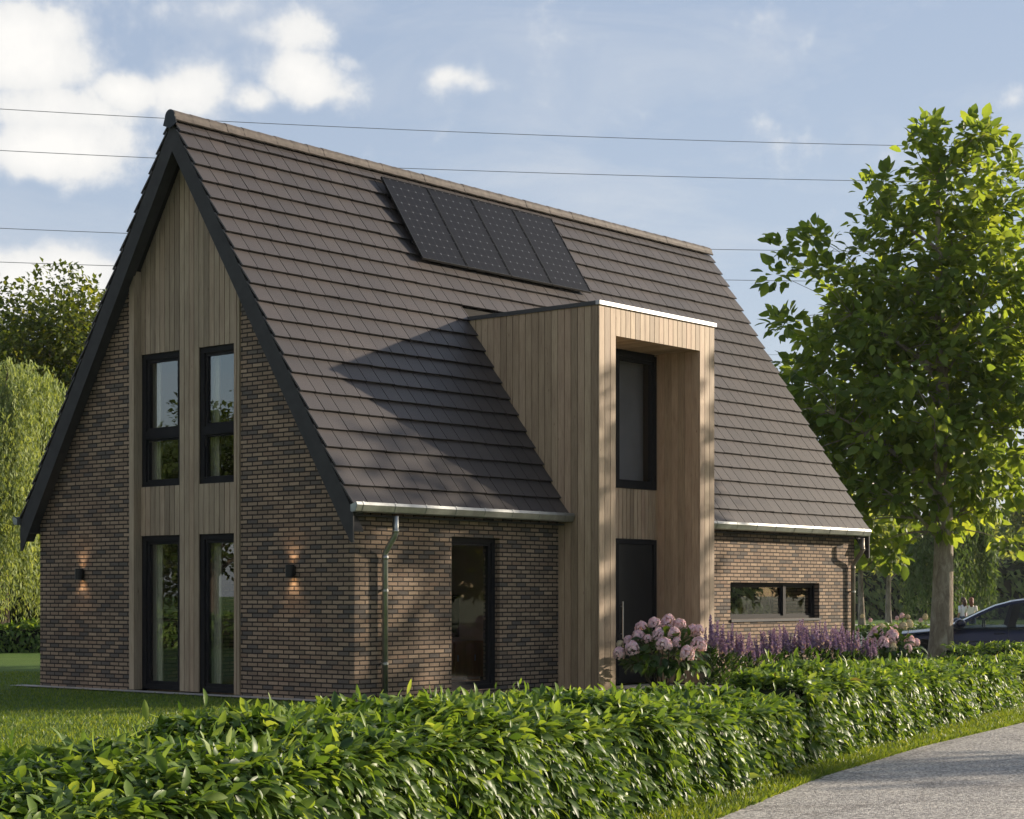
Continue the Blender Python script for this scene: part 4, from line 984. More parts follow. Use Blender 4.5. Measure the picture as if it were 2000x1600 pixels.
# behind camera-left: what the gable windows mirror
bg_tree('broad tree on the lawn to the left, mirrored in the gable windows', (-21.0, 27.5, 0), 8.0, 3.2, nclus=160, nleaf=90, ls=0.22, group='trees mirrored in the gable windows')
bg_tree('rounder tree on the left lawn, mirrored in the lower gable windows', (-12.0, 33.0, 0), 6.6, 3.2, nclus=160, nleaf=90, ls=0.22, group='trees mirrored in the gable windows')
bg_tree('slim tree on the left lawn, mirrored in the upper gable windows', (-29.0, 24.0, 0), 7.6, 3.0, nclus=150, nleaf=90, ls=0.22, group='trees mirrored in the gable windows')
for k, (x, y, sc_) in enumerate(((-34, 48, 1.2), (-22, 52, 1.15), (-12, 50, 1.1), (-46, 46, 1.25), (-28, 60, 1.3), (-58, 42, 1.3), (-40, 60, 1.2), (-16, 62, 1.2))):
    if k == 0: mt = bg_tree('tree of the belt behind the left lawn, mirrored in the gable windows', (x, y, 0), 8.4, 4.2, nclus=150, nleaf=60, ls=0.32, trunk=1.0, group='tree belt mirrored in the gable windows')
    else:
        c = copy_tree(mt); c.location = (x, y, 0); c.rotation_euler = (0, 0, k * 1.3); c.scale = (sc_, sc_, sc_ * (0.9 + 0.05 * (k % 4)))
hedge([(-28, 14), (-18, 19.5), (-10, 24)], lambda x: 0.9 + 0 * np.asarray(x), 1.0, 150, 100, 0.2, 'low hedge across the left lawn, mirrored in the glazed gable doors', group='garden hedges')
hp = [spot(l, d)[:2] for l, d in ((-30, 66), (-18, 68), (-6, 69))]
hedge([tuple(p) for p in hp], lambda x: 3.2 + 0.5 * np.sin(np.asarray(x) * 0.6), 2.0, 60, 30, 0.4, 'tall dark shrubbery closing off the lawn behind the willow', group='garden hedges', leafm='leaf_dark')
# background hedge on the left
hp = [spot(l, d)[:2] for l, d in ((-18, 45.5), (-12, 46.6), (-7, 47.5))]
hedge([tuple(p) for p in hp], lambda x: 0.70 + 0 * np.asarray(x), 1.0, 330, 220, 0.17, 'clipped hedge at the back of the left lawn, under the willow', group='garden hedges')

# willow -------------------------------------------------------------------
def willow(label, loc, H, Wd, nstr, seedn=0, leafm='leaf_willow', ls=0.16, low=0.8, per=60, name='willow_tree'):
    o = empty(name, loc); tag(o, label, 'tree')
    wood = MB(); wood.tube([(0, 0, 0), (0.1, 0, H * 0.2), (0, 0.1, H * 0.4), (0.1, 0, H * 0.62)], [0.36, 0.28, 0.22, 0.12], 12); tr = wood.build('trunk', M['bark_dark'], o, smooth=True)
    wood = MB(); tops = []
    for k in range(26):
        a = rnd(0, 2 * math.pi); r = Wd * rnd(0.15, 0.95); z = H * (1.0 - 0.32 * (r / Wd) ** 1.6) * rnd(0.86, 1.0)
        e = np.array([r * math.cos(a), r * math.sin(a), z]); limb(wood, (0, 0, H * rnd(0.3, 0.6)), e, 0.08, 0.015, 0.15, 7, 5); tops.append(e)
    tops = np.array(tops); st = MB(); base = []; ax = []; 
    for k in range(nstr):
        e = tops[k % len(tops)] + np.array([rng.normal(0, Wd * 0.13), rng.normal(0, Wd * 0.13), rng.normal(0, 0.3)])
        out = unit(e * np.array([1, 1, 0])); zl = rnd(low, low + (e[2] - low) * 0.55); L_ = e[2] - zl
        n = per; t = np.linspace(0, 1, n); spread = rnd(0.2, 0.7)
        wob = rnd(0, 6)
        pth = e[None] + out[None] * (spread * np.sin(np.clip(t * 3, 0, 1.57)))[:, None] + np.stack([0.05 * np.sin(t * 7 + wob), 0.05 * np.cos(t * 6 + wob), 0.18 * np.sin(np.clip(t * 8, 0, 3.14)) - L_ * t ** 1.25], 1)
        base.append(pth + rng.normal(0, 0.045, (n, 3))); ax.append(rng.normal(0, 0.4, (n, 3)) + np.array([0, 0, -1.0]))
        st.tube(pth[::10], 0.004, 3, cap=False)
    wood.build('limbs', M['bark_dark'], o, smooth=True)
    base = np.concatenate(base); ax = np.concatenate(ax); n = len(base)
    ln = ls * rng.uniform(0.6, 1.3, n)
    leaves('crown', base, ax, rng.normal(0, 1, (n, 3)), ln, ln * rng.uniform(.22, .34, n), np.clip(rng.beta(2.5, 2.5, n) + np.repeat(rng.normal(0, .15, nstr), per), 0, 1), M[leafm], o)
    return o
willow('pale green weeping willow with hanging branches at the left edge', tuple(spot(-13.9, 50)), 8.3, 2.35, 1000, ls=0.17, per=70)

# right background: park trees -------------------------------------------------
park = [(16.6, 88, 6.2, 1.5, 'slender young tree seen just past the right corner of the house'), (20.3, 100, 7.0, 2.3, 'young park tree with a bare forked trunk, left of the street tree'),
        (24.5, 104, 7.2, 2.4, 'park tree hidden behind the lower branches of the street tree'), (22.4, 92, 5.6, 1.5, 'small park tree close left of the street tree trunk'),
        (33.0, 108, 7.5, 2.8, 'park tree behind the roof of the dark car'), (38.5, 112, 8.0, 3.0, 'park tree at the right edge beyond the dark car'), (44.0, 112, 8.2, 3.0, 'park tree at the far right, cut by the frame')]
for l, d, H, w, lab in park:
    bg_tree(lab, tuple(spot(l, d)), H, w, 'leaf_far', nclus=80, nleaf=30, ls=0.36, r0=0.17, trunk=2.8, name='park_tree', group='park trees', barkm='bark')
willow('drooping light green tree behind the bonnet of the dark car', tuple(spot(20.5, 86)), 6.5, 1.8, 260, ls=0.32, low=0.6, per=34, name='weeping_tree', leafm='leaf_shade')
farw = [(22, 150, 9.0, 4.5), (29, 152, 9.6, 4.8), (36, 150, 9.2, 4.4), (43, 154, 10.0, 5.0), (50, 150, 9.0, 4.6), (58, 152, 9.6, 4.8), (25.5, 160, 8.5, 4.5), (40, 162, 9.0, 5)]
proto = None
for i, (l, d, H, w) in enumerate(farw):
    if proto is None:
        proto = bg_tree('dark tree in the distant belt of woodland beyond the park path', tuple(spot(l, d)), H, w, 'leaf_far', nclus=130, nleaf=34, ls=0.7, r0=0.2, trunk=0.9, name='woodland_tree', group='distant woodland belt')
        for ch in proto.children: pass
        PH, PW = H, w
    else:
        c = copy_tree(proto); c.location = tuple(spot(l, d)); c.rotation_euler = (0, 0, rnd(0, 6)); c.scale = (w / PW, w / PW, H / PH)
# far left woodland glimpsed between willow and house
# low hedges on the right -------------------------------------------------------
hp = [spot(l, d)[:2] for l, d in ((8.6, 37), (10.2, 36.2), (13.5, 35)) ]
hedge([tuple(p) for p in hp], lambda x: 0.40 + 0 * np.asarray(x), 1.0, 700, 520, 0.11, 'low dark hedge in front of the parked car', zoff=0.05, group='garden hedges')
hp = [spot(l, d)[:2] for l, d in ((12.2, 66), (17, 65), (24, 64))]
hedge([tuple(p) for p in hp], lambda x: 0.68 + 0 * np.asarray(x), 1.2, 260, 200, 0.19, 'low hedge bordering the park behind the car bonnet', group='garden hedges')
hp = [spot(l, d)[:2] for l, d in ((14, 138), (30, 140), (75, 138))]
hedge([tuple(p) for p in hp], lambda x: 4.2 + 0.6 * np.sin(np.asarray(x) * 0.45), 3.0, 14, 8, 0.75, 'dark mass of undergrowth along the edge of the distant woodland', group='garden hedges', leafm='leaf_far')
w_ = MB(); a, c = spot(10.3, 56), spot(12.2, 55.5); w_.slab((a[0], a[1], a[2]), (c - a) * np.array([1, 1, 0]), (0.15, 0.2, 0), (0, 0, 0.72)); tag(w_.build('garden_wall', M['white_plaster']), 'low white garden wall just past the right corner of the house', 'wall')

# ------------------------------------------------------------------ flowering plants
def head_mesh(m, squash=1.12, n=210, name='flower_head'):
    d = unit(rng.normal(0, 1, (n, 3))); d[:, 2] = np.where(d[:, 2] < -0.55, -d[:, 2], d[:, 2])
    pos = d * np.array([1, 1, squash]) * rng.uniform(0.84, 1.0, n)[:, None]
    tan = unit(np.cross(d, rng.normal(0, 1, (n, 3))))
    ln = rng.uniform(0.36, 0.5, n)
    # four-petal florets: two crossed leaves each
    b2 = np.concatenate([pos - tan * ln[:, None] / 2, pos - np.cross(d, tan) * ln[:, None] / 2]); a2 = np.concatenate([tan, np.cross(d, tan)])
    return b2, a2, np.concatenate([d, d]) + rng.normal(0, .25, (2 * n, 3)), np.concatenate([ln, ln]), np.concatenate([ln, ln]) * 0.75, np.clip(rng.beta(2, 2, 2 * n), 0, 1)
HEADS = {}
def make_head(key, parent):
    if key not in HEADS:
        b2, a2, n2, l2, w2, t2 = head_mesh(None); HEADS[key] = leaves('flower_head', b2, a2, n2, l2, w2, t2, M[key], parent, fold=0.1, curl=0.1)
        o = HEADS[key]
        return o
    o = HEADS[key].copy(); col.objects.link(o); o.parent = parent; return o
def hydrangea(label, loc, rad, hgt, heads, nleaf, lsize=0.15, group='hydrangeas'):
    """heads: list of (dx, dy, z, r, key) relative to loc"""
    o = empty('hydrangea', loc); tag(o, label, 'plant', group)
    st = MB()
    for (dx, dy, z, r, key) in heads: limb(st, (dx * 0.2, dy * 0.2, 0), (dx, dy, z), 0.012, 0.006, 0.08, 6, 5)
    st.build('stems', M['bark_dark'], o)
    d = unit(rng.normal(0, 1, (nleaf, 3))); d[:, 2] = np.abs(d[:, 2]) * np.where(rng.random(nleaf) < .35, -0.3, 1)
    pos = d * np.array([rad, rad, hgt * 0.46]) * rng.uniform(0.55, 1.0, nleaf)[:, None] + np.array([0, 0, hgt * 0.46])
    ax = unit(d * 0.8 + np.array([0, 0, -0.45]) + rng.normal(0, .35, (nleaf, 3))); nr = unit(d * .6 + np.array([0, 0, .8]) + rng.normal(0, .3, (nleaf, 3)))
    ln = lsize * rng.uniform(.65, 1.25, nleaf)
    leaves_fine('foliage', pos, ax, nr, ln, ln * .62, np.clip(rng.beta(2, 2.4, nleaf), 0, 1), M['leaf_shrub'], o, curl=0.35)
    for (dx, dy, z, r, key) in heads:
        h = make_head(key, o); h.location = (dx, dy, z); r *= rnd(0.98, 1.16); h.scale = (r, r * rnd(.92, 1.08), r * rnd(0.9, 1.25)); h.rotation_euler = (rnd(-.3, .3), rnd(-.3, .3), rnd(0, 6))
    return o
HD = 27.7; hb = spot((1297 - 1000) / 3625.4 * HD, HD)
def heads_from(lst, depth, base):
    out = []
    for px, py, r, dd, key in lst:
        p = sight(px, py, depth + dd) - base; out.append((p[0], p[1], p[2], r / 3625.4 * depth, key))
    return out
pk = 'petal_pink'
big = [(1278, 1219, 13, -.05, pk), (1304, 1217, 12.5, .1, pk), (1328, 1220, 12, .05, pk), (1253, 1230, 11.5, .1, pk), (1246, 1243, 10.5, -.2, pk), (1285, 1241, 9.5, -.35, pk), (1316, 1239, 12.5, -.3, pk), (1297, 1261, 13.5, -.6, pk),
       (1322, 1256, 9, -.45, pk), (1342, 1279, 14, -.65, pk), (1365, 1261, 14, -.4, pk), (1353, 1233, 11, .15, pk), (1365, 1233, 10, .1, pk), (1235, 1268, 13, -.5, pk), (1227, 1252, 8.5, -.1, pk), (1211, 1259, 6.5, 0, 'petal_cream'), (1209, 1278, 10.5, -.3, pk), (1266, 1249, 8, -.3, pk)]
hydrangea('big pink hydrangea bush in front of the black front door', tuple(hb), 0.66, 1.02, heads_from(big, HD, hb), 420, 0.17)
HD2 = 33.0; hb2 = spot((1735 - 1000) / 3625.4 * HD2, HD2)
small = [(1712, 1240, 12, 0, pk), (1720, 1232, 10, .3, 'petal_cream'), (1741, 1248, 14, -.3, pk), (1725, 1258, 10, -.5, pk), (1736, 1236, 10, .2, pk), (1703, 1247, 9, 0, pk), (1776, 1254, 10, -.1, pk), (1789, 1256, 8, 0, pk), (1744, 1266, 8, -.5, 'petal_cream'), (1764, 1224, 9, .5, 'petal_cream'), (1776, 1220, 8, .6, 'petal_cream'), (1748, 1230, 7, .4, pk), (1773, 1268, 7, -.5, pk)]
hydrangea('pink and cream hydrangeas at the end of the bed, left of the tree trunk', tuple(hb2), 0.62, 0.85, heads_from(small, HD2, hb2), 380, 0.16)
for k, (px, d, hl, lab) in enumerate(((1695, 47, [(1684, 1204, 4, 0, 'petal_cream'), (1700, 1212, 4, 0, pk)], 'distant pale hydrangea just past the house corner'), (1765, 49, [(1762, 1203, 5, 0, pk), (1773, 1205, 4, 0, 'petal_cream'), (1752, 1208, 4, 0, pk)], 'distant pink hydrangea behind the bed hydrangeas'),
                                  (1805, 49, [(1807, 1206, 5, 0, 'petal_cream'), (1798, 1212, 4, 0, pk)], 'distant pale hydrangea close left of the tree trunk'))):
    bb_ = spot((px - 1000) / 3625.4 * d, d)
    hydrangea(lab, tuple(bb_), 0.5, 1.15, heads_from(hl, d, bb_), 160, 0.16)

# salvias / lavender row along the right wall
SPK = None
def salvia(label, loc, n, hgt, spread):
    global SPK
    o = empty('salvia', loc); tag(o, label, 'plant', 'purple flower spikes under the right wall')
    nl = 150; a = rng.uniform(0, 6.28, nl); r = spread * rng.random(nl) ** .6
    pos = np.stack([r * np.cos(a), r * np.sin(a), hgt * 0.55 * rng.random(nl)], 1); ax = unit(np.stack([np.cos(a), np.sin(a), 1.2 + 0 * a], 1) + rng.normal(0, .4, (nl, 3))); ln = rng.uniform(.09, .2, nl)
    leaves('foliage', pos, ax, rng.normal(0, 1, (nl, 3)) + np.array([0, 0, .7]), ln, ln * .3, np.clip(rng.beta(2, 2, nl), 0, 1), M['leaf_shrub'], o)
    for k in range(n):
        if SPK is None:
            m_ = 90; t = rng.random(m_); an = rng.uniform(0, 6.28, m_); d = np.stack([np.cos(an), np.sin(an), .6 + 0 * an], 1)
            SPK = leaves('flower_spike', np.stack([0 * t, 0 * t, t], 1), d, np.stack([0 * t, 0 * t, 1 + 0 * t], 1) + rng.normal(0, .3, (m_, 3)), 0.24 * (1.15 - .75 * t), 0.15 * (1.2 - .7 * t), rng.beta(2, 2, m_), M['petal_purple'], o); s_ = SPK
        else: s_ = SPK.copy(); col.objects.link(s_); s_.parent = o
        aa = rnd(0, 6.28); rr = spread * math.sqrt(random.random()); L_ = hgt * rnd(0.32, 0.5)
        s_.location = (rr * math.cos(aa), rr * math.sin(aa), hgt * rnd(0.5, 0.68)); s_.scale = (L_ * .62, L_ * .62, L_); s_.rotation_euler = (rnd(-.18, .18), rnd(-.18, .18), rnd(0, 6))
    return o
sal = [(1402, 29.6, .78, 'purple salvia clump right beside the big hydrangea'), (1432, 30.0, .66, 'pale purple salvia clump, second from the big hydrangea'), (1462, 30.4, .64, 'low purple salvia clump under the left end of the wide window'), (1495, 30.7, .70, 'purple salvia clump under the middle of the wide window'),
       (1528, 31.0, .76, 'tall purple salvia clump under the window mullion'), (1560, 31.2, .78, 'tall purple salvia clump under the right end of the wide window'), (1592, 31.5, .78, 'purple salvia clump just right of the wide window'), (1624, 31.8, .74, 'purple salvia clump left of the right downpipe'), (1655, 32.1, .72, 'purple salvia clump at the foot of the right downpipe'), (1688, 32.2, .55, 'low purple salvia clump before the far hydrangeas')]
for px, d, h_, lab in sal: salvia(lab, tuple(spot((px - 1000) / 3625.4 * d, d)), 17, h_ * 1.16, 0.26)
d = 29.2; q = spot((1389 - 1000) / 3625.4 * d, d); salvia('single tall deep purple larkspur against the timber post', tuple(q), 3, 1.05, 0.05)

# ------------------------------------------------------------------ car
def build_car(loc, rz, sc):
    o = empty('parked_car', loc, rz); o.scale = (sc, sc, sc)
    tag(o, 'dark navy car parked behind the hedge, nose hidden by the tree trunk', 'car')
    st = [(-0.02, .30, .62, .55), (0.06, .22, .68, .70), (.3, .2, .735, .80), (.7, .2, .775, .85), (1.1, .2, .815, .87), (1.5, .2, .865, .885), (2.0, .2, .875, .89), (2.6, .2, .88, .90), (3.2, .2, .89, .90), (3.8, .2, .91, .89), (4.2, .22, .93, .86), (4.5, .26, .92, .80), (4.62, .34, .86, .68)]
    vs = []; k = 11
    for x, zb, zt, hw in st:
        pr = [(-hw * .8, zb), (-hw * .98, zb + .06), (-hw, zb + (zt - zb) * .45), (-hw * .985, zb + (zt - zb) * .78), (-hw * .93, zt - .015), (-hw * .84, zt)]
        pr += [(0, zt + .035)] + [(-a, c_) for a, c_ in pr[::-1][0:4]]
        vs += [(x, a, c_) for a, c_ in pr]
    n = len(st); fs = [(i * k + j, (i + 1) * k + j, (i + 1) * k + j + 1, i * k + j + 1) for i in range(n - 1) for j in range(k - 1)]
    fs += [tuple(range(k)), tuple(range((n - 1) * k + k - 1, (n - 1) * k - 1, -1))]
    b = MB(); b.add(vs, fs); b.build('body', M['car'], o, smooth=True)
    # cabin line (x, z of roof edge, half width) : pillars and roof
    rl = [(1.30, .90, .76), (1.55, .99, .735), (1.85, 1.14, .69), (2.15, 1.275, .64), (2.45, 1.355, .60), (2.8, 1.405, .58), (3.15, 1.42, .57), (3.5, 1.40, .575), (3.8, 1.34, .60), (4.1, 1.20, .66), (4.35, 1.02, .73), (4.5, .93, .76)]
    # roof skin
    vs = []; 
    for x, z, hw in rl: vs += [(x, -hw, z), (x, -hw * .8, z + .016), (x, 0, z + .024), (x, hw * .8, z + .016), (x, hw, z)]
    def rows(i0, i1): return [(i * 5 + j, (i + 1) * 5 + j, (i + 1) * 5 + j + 1, i * 5 + j + 1) for i in range(i0, i1) for j in range(4)]
    def skin(i0, i1, name, m, par):
        b = MB(); v0 = vs[i0 * 5:(i1 + 1) * 5]; b.add(v0, rows(0, i1 - i0)); 
        lo = [(p[0], p[1] * .985, p[2] - .02) for p in v0]; b.add(lo, [f[::-1] for f in rows(0, i1 - i0)])
        return b.build(name, m, par, smooth=True)
    skin(4, 8, 'roof', M['car'], o); skin(0, 4, 'windscreen', M['car_glass'], o); skin(8, 11, 'rear_window', M['car_glass'], o)
    # side frames: band of body colour under roof edge, pillars, glass
    for sy in (-1, 1):
        fr = MB(); gl = MB(); belt = lambda x: np.interp(x, [1.3, 2, 3, 4.5], [.865, .875, .885, .925])
        hwb = lambda x: .885 * np.interp(x, [1.3, 2, 4, 4.5], [.86, .9, .9, .86])
        XS = np.linspace(1.30, 4.5, 33); top = [(x, np.interp(x, [q[0] for q in rl], [q[2] for q in rl]), np.interp(x, [q[0] for q in rl], [q[1] for q in rl])) for x in XS]
        def P3(x, f):   # f 0 belt .. 1 roof edge
            yt = np.interp(x, [q[0] for q in rl], [q[2] for q in rl]); zt = np.interp(x, [q[0] for q in rl], [q[1] for q in rl])
            return np.array([x, sy * (hwb(x) + (yt - hwb(x)) * f), belt(x) + (max(zt, belt(x) + .01) - belt(x)) * f])
        for i in range(32):
            a, c_ = XS[i], XS[i + 1]
            def fb(x):
                zt = np.interp(x, [q[0] for q in rl], [q[1] for q in rl]); hh = max(zt - belt(x), .02); return max(0.0, 1 - .055 / hh)
            qd = [P3(a, fb(a)), P3(c_, fb(c_)), P3(c_, 1), P3(a, 1)]
            fr.add(qd, [(0, 1, 2, 3)]); gl.add([P3(a, 0) * np.array([1, .985, 1]), P3(c_, 0) * np.array([1, .985, 1]), P3(c_, fb(c_)) * np.array([1, .985, 1]), P3(a, fb(a)) * np.array([1, .985, 1])], [(0, 1, 2, 3)])
        g_ = gl.build('side_window', M['car_glass'], o, smooth=True)
        for xa, w_, lean in ((1.42, .10, .0), (2.36, .15, .14), (3.55, .12, -.25)):
            q0, q1 = P3(xa, 0), P3(xa + w_, 0); q2, q3 = P3(xa + w_ + lean, .97), P3(xa + lean, .97)
            pl = MB(); q8 = [q0, q1, q2, q3] + [p * np.array([1, .95, 1]) for p in (q0, q1, q2, q3)]
            pl.add(q8, [(0, 1, 2, 3), (7, 6, 5, 4), (0, 4, 5, 1), (1, 5, 6, 2), (2, 6, 7, 3), (3, 7, 4, 0)]); pl.build('pillar', M['car_trim'], o)
        fr.build('window_frame', M['car'], o, smooth=True)
        mi = MB(); mi.ball((1.50, sy * 1.0, .945), (.11, .12, .085), 12, 8); mi.tube([(1.56, sy * .86, .88), (1.53, sy * .96, .91)], .022, 6); mi.build('mirror', M['car'], o, smooth=True)
        ln = MB(); ln.box(1.42, 3.6, sy * .885 - .008, sy * .885 + .008, .60, .615); ln.box(2.38, 2.385, sy * .895 - .006, sy * .895 + .006, .28, .86); ln.build('door_seam', M['car_trim'], o)
        hd = MB(); hd.box(2.12, 2.32, sy * .90 - .015, sy * .90 + .015, .755, .78); hd.build('door_handle', M['car'], o, bevel=.006)
        hl = MB(); hl.ball((.16, sy * .62, .60), (.16, .14, .055), 12, 8); hl.build('headlight', M['lamp_lens'], o, smooth=True)
        for xw in (.85, 3.75):
            wh = MB(); wh.lathe([(.18, -.1), (.30, -.1), (.325, -.07), (.325, .07), (.30, .1), (.18, .1)], 28, 'y', (xw, sy * .80, .325)); w_o = wh.build('wheel', M['rubber'], o, smooth=True)
            ri = MB(); ri.lathe([(.0, .075), (.06, .085), (.07, .06), (.17, .07), (.19, .10), (.19, -.1)], 28, 'y', (xw, sy * .80 + sy * .01, .325)); ri.build('rim', M['alloy'], w_o, smooth=True)
    for xs_, in ((2.2,), (3.1,)):
        for sy in (-.38, .38):
            s_ = MB(); s_.box(xs_, xs_ + .5, sy - .24, sy + .24, .35, .52); s_.slab((xs_ + .42, sy - .23, .5), (.12, 0, 0), (0, .46, 0), (.16, 0, .45)); s_.slab((xs_ + .58, sy - .12, .97), (.08, 0, 0), (0, .24, 0), (.05, 0, .18)); s_.build('seat', M['seat'], o, bevel=.03)
    wl = MB(); wl.tube([(1.95 + .03 * math.cos(t), -.38 + .19 * math.cos(t), .86 + .17 * math.sin(t)) for t in np.linspace(0, 6.283, 21)], .014, 6, cap=False); wl.build('steering_wheel', M['car_trim'], o)
    ds = MB(); ds.box(1.35, 1.75, -.74, .74, .72, .87); ds.build('dashboard', M['car_trim'], o, bevel=.03)
    return o
CD = 45.0; pc = spot((1718 - 1000) / 3625.4 * CD, CD)
build_car((pc[0], pc[1], pc[2]), TR - R(12), 1.245)
strip_sheet('driveway', [spot(5, 43)[:2], spot(30, 41)[:2]], [spot(5, 48)[:2], spot(30, 48.5)[:2]], 0.012, M['road'])

# ------------------------------------------------------------------ two walkers beyond the car
def person(label, loc, rz, hairm, topm, legm, stride):
    o = empty('person', loc, rz); tag(o, label, 'person', 'people walking in the park')
    J = {'pel': (0, 0, .95), 'chest': (0, .02, 1.28), 'neck': (0, .02, 1.46), 'head0': (0, .03, 1.54), 'head1': (0, .035, 1.66),
         'shL': (-.17, .02, 1.40), 'elL': (-.22, -.06 * stride, 1.13), 'haL': (-.21, .10 * stride, .92), 'shR': (.17, .02, 1.40), 'elR': (.22, .08 * stride, 1.13), 'haR': (.21, .22 * stride, .95),
         'hpL': (-.09, 0, .90), 'knL': (-.09, .16 * stride, .50), 'anL': (-.09, .22 * stride, .08), 'toL': (-.09, .37 * stride, .04), 'hpR': (.09, 0, .90), 'knR': (.09, -.06 * stride, .50), 'anR': (.09, -.26 * stride, .12), 'toR': (.09, -.14 * stride, .03)}
    rad = dict(pel=.13, chest=.13, neck=.05, head0=.075, head1=.085, shL=.055, elL=.042, haL=.034, shR=.055, elR=.042, haR=.034, hpL=.085, knL=.058, anL=.04, toL=.035, hpR=.085, knR=.058, anR=.04, toR=.035)
    names_ = list(J); E = [('pel', 'chest'), ('chest', 'neck'), ('neck', 'head0'), ('head0', 'head1'), ('chest', 'shL'), ('shL', 'elL'), ('elL', 'haL'), ('chest', 'shR'), ('shR', 'elR'), ('elR', 'haR'), ('pel', 'hpL'), ('hpL', 'knL'), ('knL', 'anL'), ('anL', 'toL'), ('pel', 'hpR'), ('hpR', 'knR'), ('knR', 'anR'), ('anR', 'toR')]
    me = bpy.data.meshes.new('body'); me.from_pydata([J[k] for k in names_], [(names_.index(a), names_.index(c_)) for a, c_ in E], [])
    ob = bpy.data.objects.new('body', me); col.objects.link(ob); ob.parent = o; me.materials.append(M['skin'])
    sk = ob.modifiers.new('skin', 'SKIN')
    for i, k in enumerate(names_): me.skin_vertices[0].data[i].radius = (rad[k], rad[k] * (.72 if k in ('pel', 'chest') else 1)); me.skin_vertices[0].data[i].use_root = (k == 'pel')
    ob.modifiers.new('sub', 'SUBSURF').levels = 1; ob.modifiers['sub'].render_levels = 2
    b = MB(); b.tube([(0, .005, .90), (0, .01, 1.05), (0, .02, 1.25), (0, .02, 1.38), (0, .02, 1.455)], [.155, .135, .15, .14, .06], 16)
    for s in ('L', 'R'): b.tube([J['sh' + s], J['el' + s]], [.058, .046], 10)
    b.build('shirt', M[topm], o, smooth=True)
    b = MB(); b.tube([(0, 0, 1.0), (0, 0, .86)], [.158, .165], 16)
    for s in ('L', 'R'): b.tube([J['hp' + s], J['kn' + s], J['an' + s]], [.098, .072, .058], 10)
    b.build('trousers', M[legm], o, smooth=True)
    b = MB(); b.ball((0, .02, 1.65), (.098, .112, .115), 14, 10); b.tube([(0, -.06, 1.64), (0, -.095, 1.52), (0, -.10, 1.38)], [.085, .09, .05], 12); b.build('hair', M[hairm], o, smooth=True)
    return o
pp = spot((1882 - 1000) / 3625.4 * 74, 74); person('walker with brown hair in a white top, behind the car bonnet', tuple(pp), TR + 0.3, 'hair_dark', 'cloth_white', 'cloth_blue', 1)
pp = spot((1897 - 1000) / 3625.4 * 73, 73); person('walker with auburn hair, right of the white topped one behind the car', tuple(pp), TR - 0.2, 'hair', 'curtain', 'cloth_blue', -1)

# ------------------------------------------------------------------ overhead cables
cab = [((0, 213), (1000, 262), (2000, 289), 'topmost overhead cable, crossing just above the roof ridge'), ((0, 294), (850, 331), (2000, 358), 'second overhead cable from the top, running behind the ridge'),
       ((0, 446), (1385, 487), (2000, 494), 'third overhead cable from the top'), ((0, 512), (1420, 547), (2000, 553), 'fourth overhead cable from the top'), ((0, 668), (1515, 693), (2000, 697), 'lowest and faintest overhead cable')]
for k, (a, m_, c_, lab) in enumerate(cab):
    dp = 95.0 if k < 4 else 140.0
    xs_ = np.array([-700, a[0], m_[0], c_[0], 2700]); 
    co = np.polyfit([a[0], m_[0], c_[0]], [a[1], m_[1], c_[1]], 2)
    pts = [sight(px, np.polyval(co, px), dp + (px - 1000) * 0.006) for px in np.linspace(-600, 2600, 40)]
    b = MB(); b.tube(pts, 0.016 if k < 4 else 0.013, 6); tag(b.build('power_cable', M['wire']), lab, 'cable', 'overhead cables')

# ------------------------------------------------------------------ air
m, nt_h, out_h = mat('haze_air')
pv = N(nt_h, 'ShaderNodeVolumePrincipled'); pv.inputs['Color'].default_value = (0.93, 0.96, 1.0, 1); pv.inputs['Density'].default_value = HAZE; pv.inputs['Anisotropy'].default_value = 0.2
L(nt_h, pv, 0, out_h, 'Volume')
b = MB(); b.box(-75, 190, -75, 190, -1.5, 20); tag(b.build('haze', m), kind='stuff')

# ------------------------------------------------------------------ light
SUN = np.array([0.866, -0.415, 0.280]); SUN = SUN / np.linalg.norm(SUN)
sd = bpy.data.lights.new('sun', 'SUN'); so = bpy.data.objects.new('sun', sd); col.objects.link(so)
sd.energy = 5.0; sd.angle = R(0.6); sd.color = (1.0, 0.86, 0.68)
so.rotation_euler = Vector(SUN).to_track_quat('Z', 'Y').to_euler()
elev = math.asin(SUN[2]); azim = math.atan2(SUN[0], SUN[1])

wd = bpy.data.worlds.new('World'); scn.world = wd; wd.use_nodes = True; nt = wd.node_tree; nt.nodes.clear()
out = nt.nodes.new('ShaderNodeOutputWorld'); bg = nt.nodes.new('ShaderNodeBackground'); bg.inputs['Strength'].default_value = 0.09
sky = nt.nodes.new('ShaderNodeTexSky'); sky.sky_type = 'NISHITA'; sky.sun_disc = False; sky.sun_elevation = elev; sky.sun_rotation = azim
sky.air_density = 1.0; sky.dust_density = 1.6; sky.ozone_density = 1.4; sky.altitude = 0
tc = nt.nodes.new('ShaderNodeTexCoord'); sx = nt.nodes.new('ShaderNodeSeparateXYZ'); nt.links.new(tc.outputs['Generated'], sx.inputs[0])
az = math_n(nt, 'ARCTAN2', sx.outputs[0], sx.outputs[1])
el = math_n(nt, 'ARCSINE', sx.outputs[2])
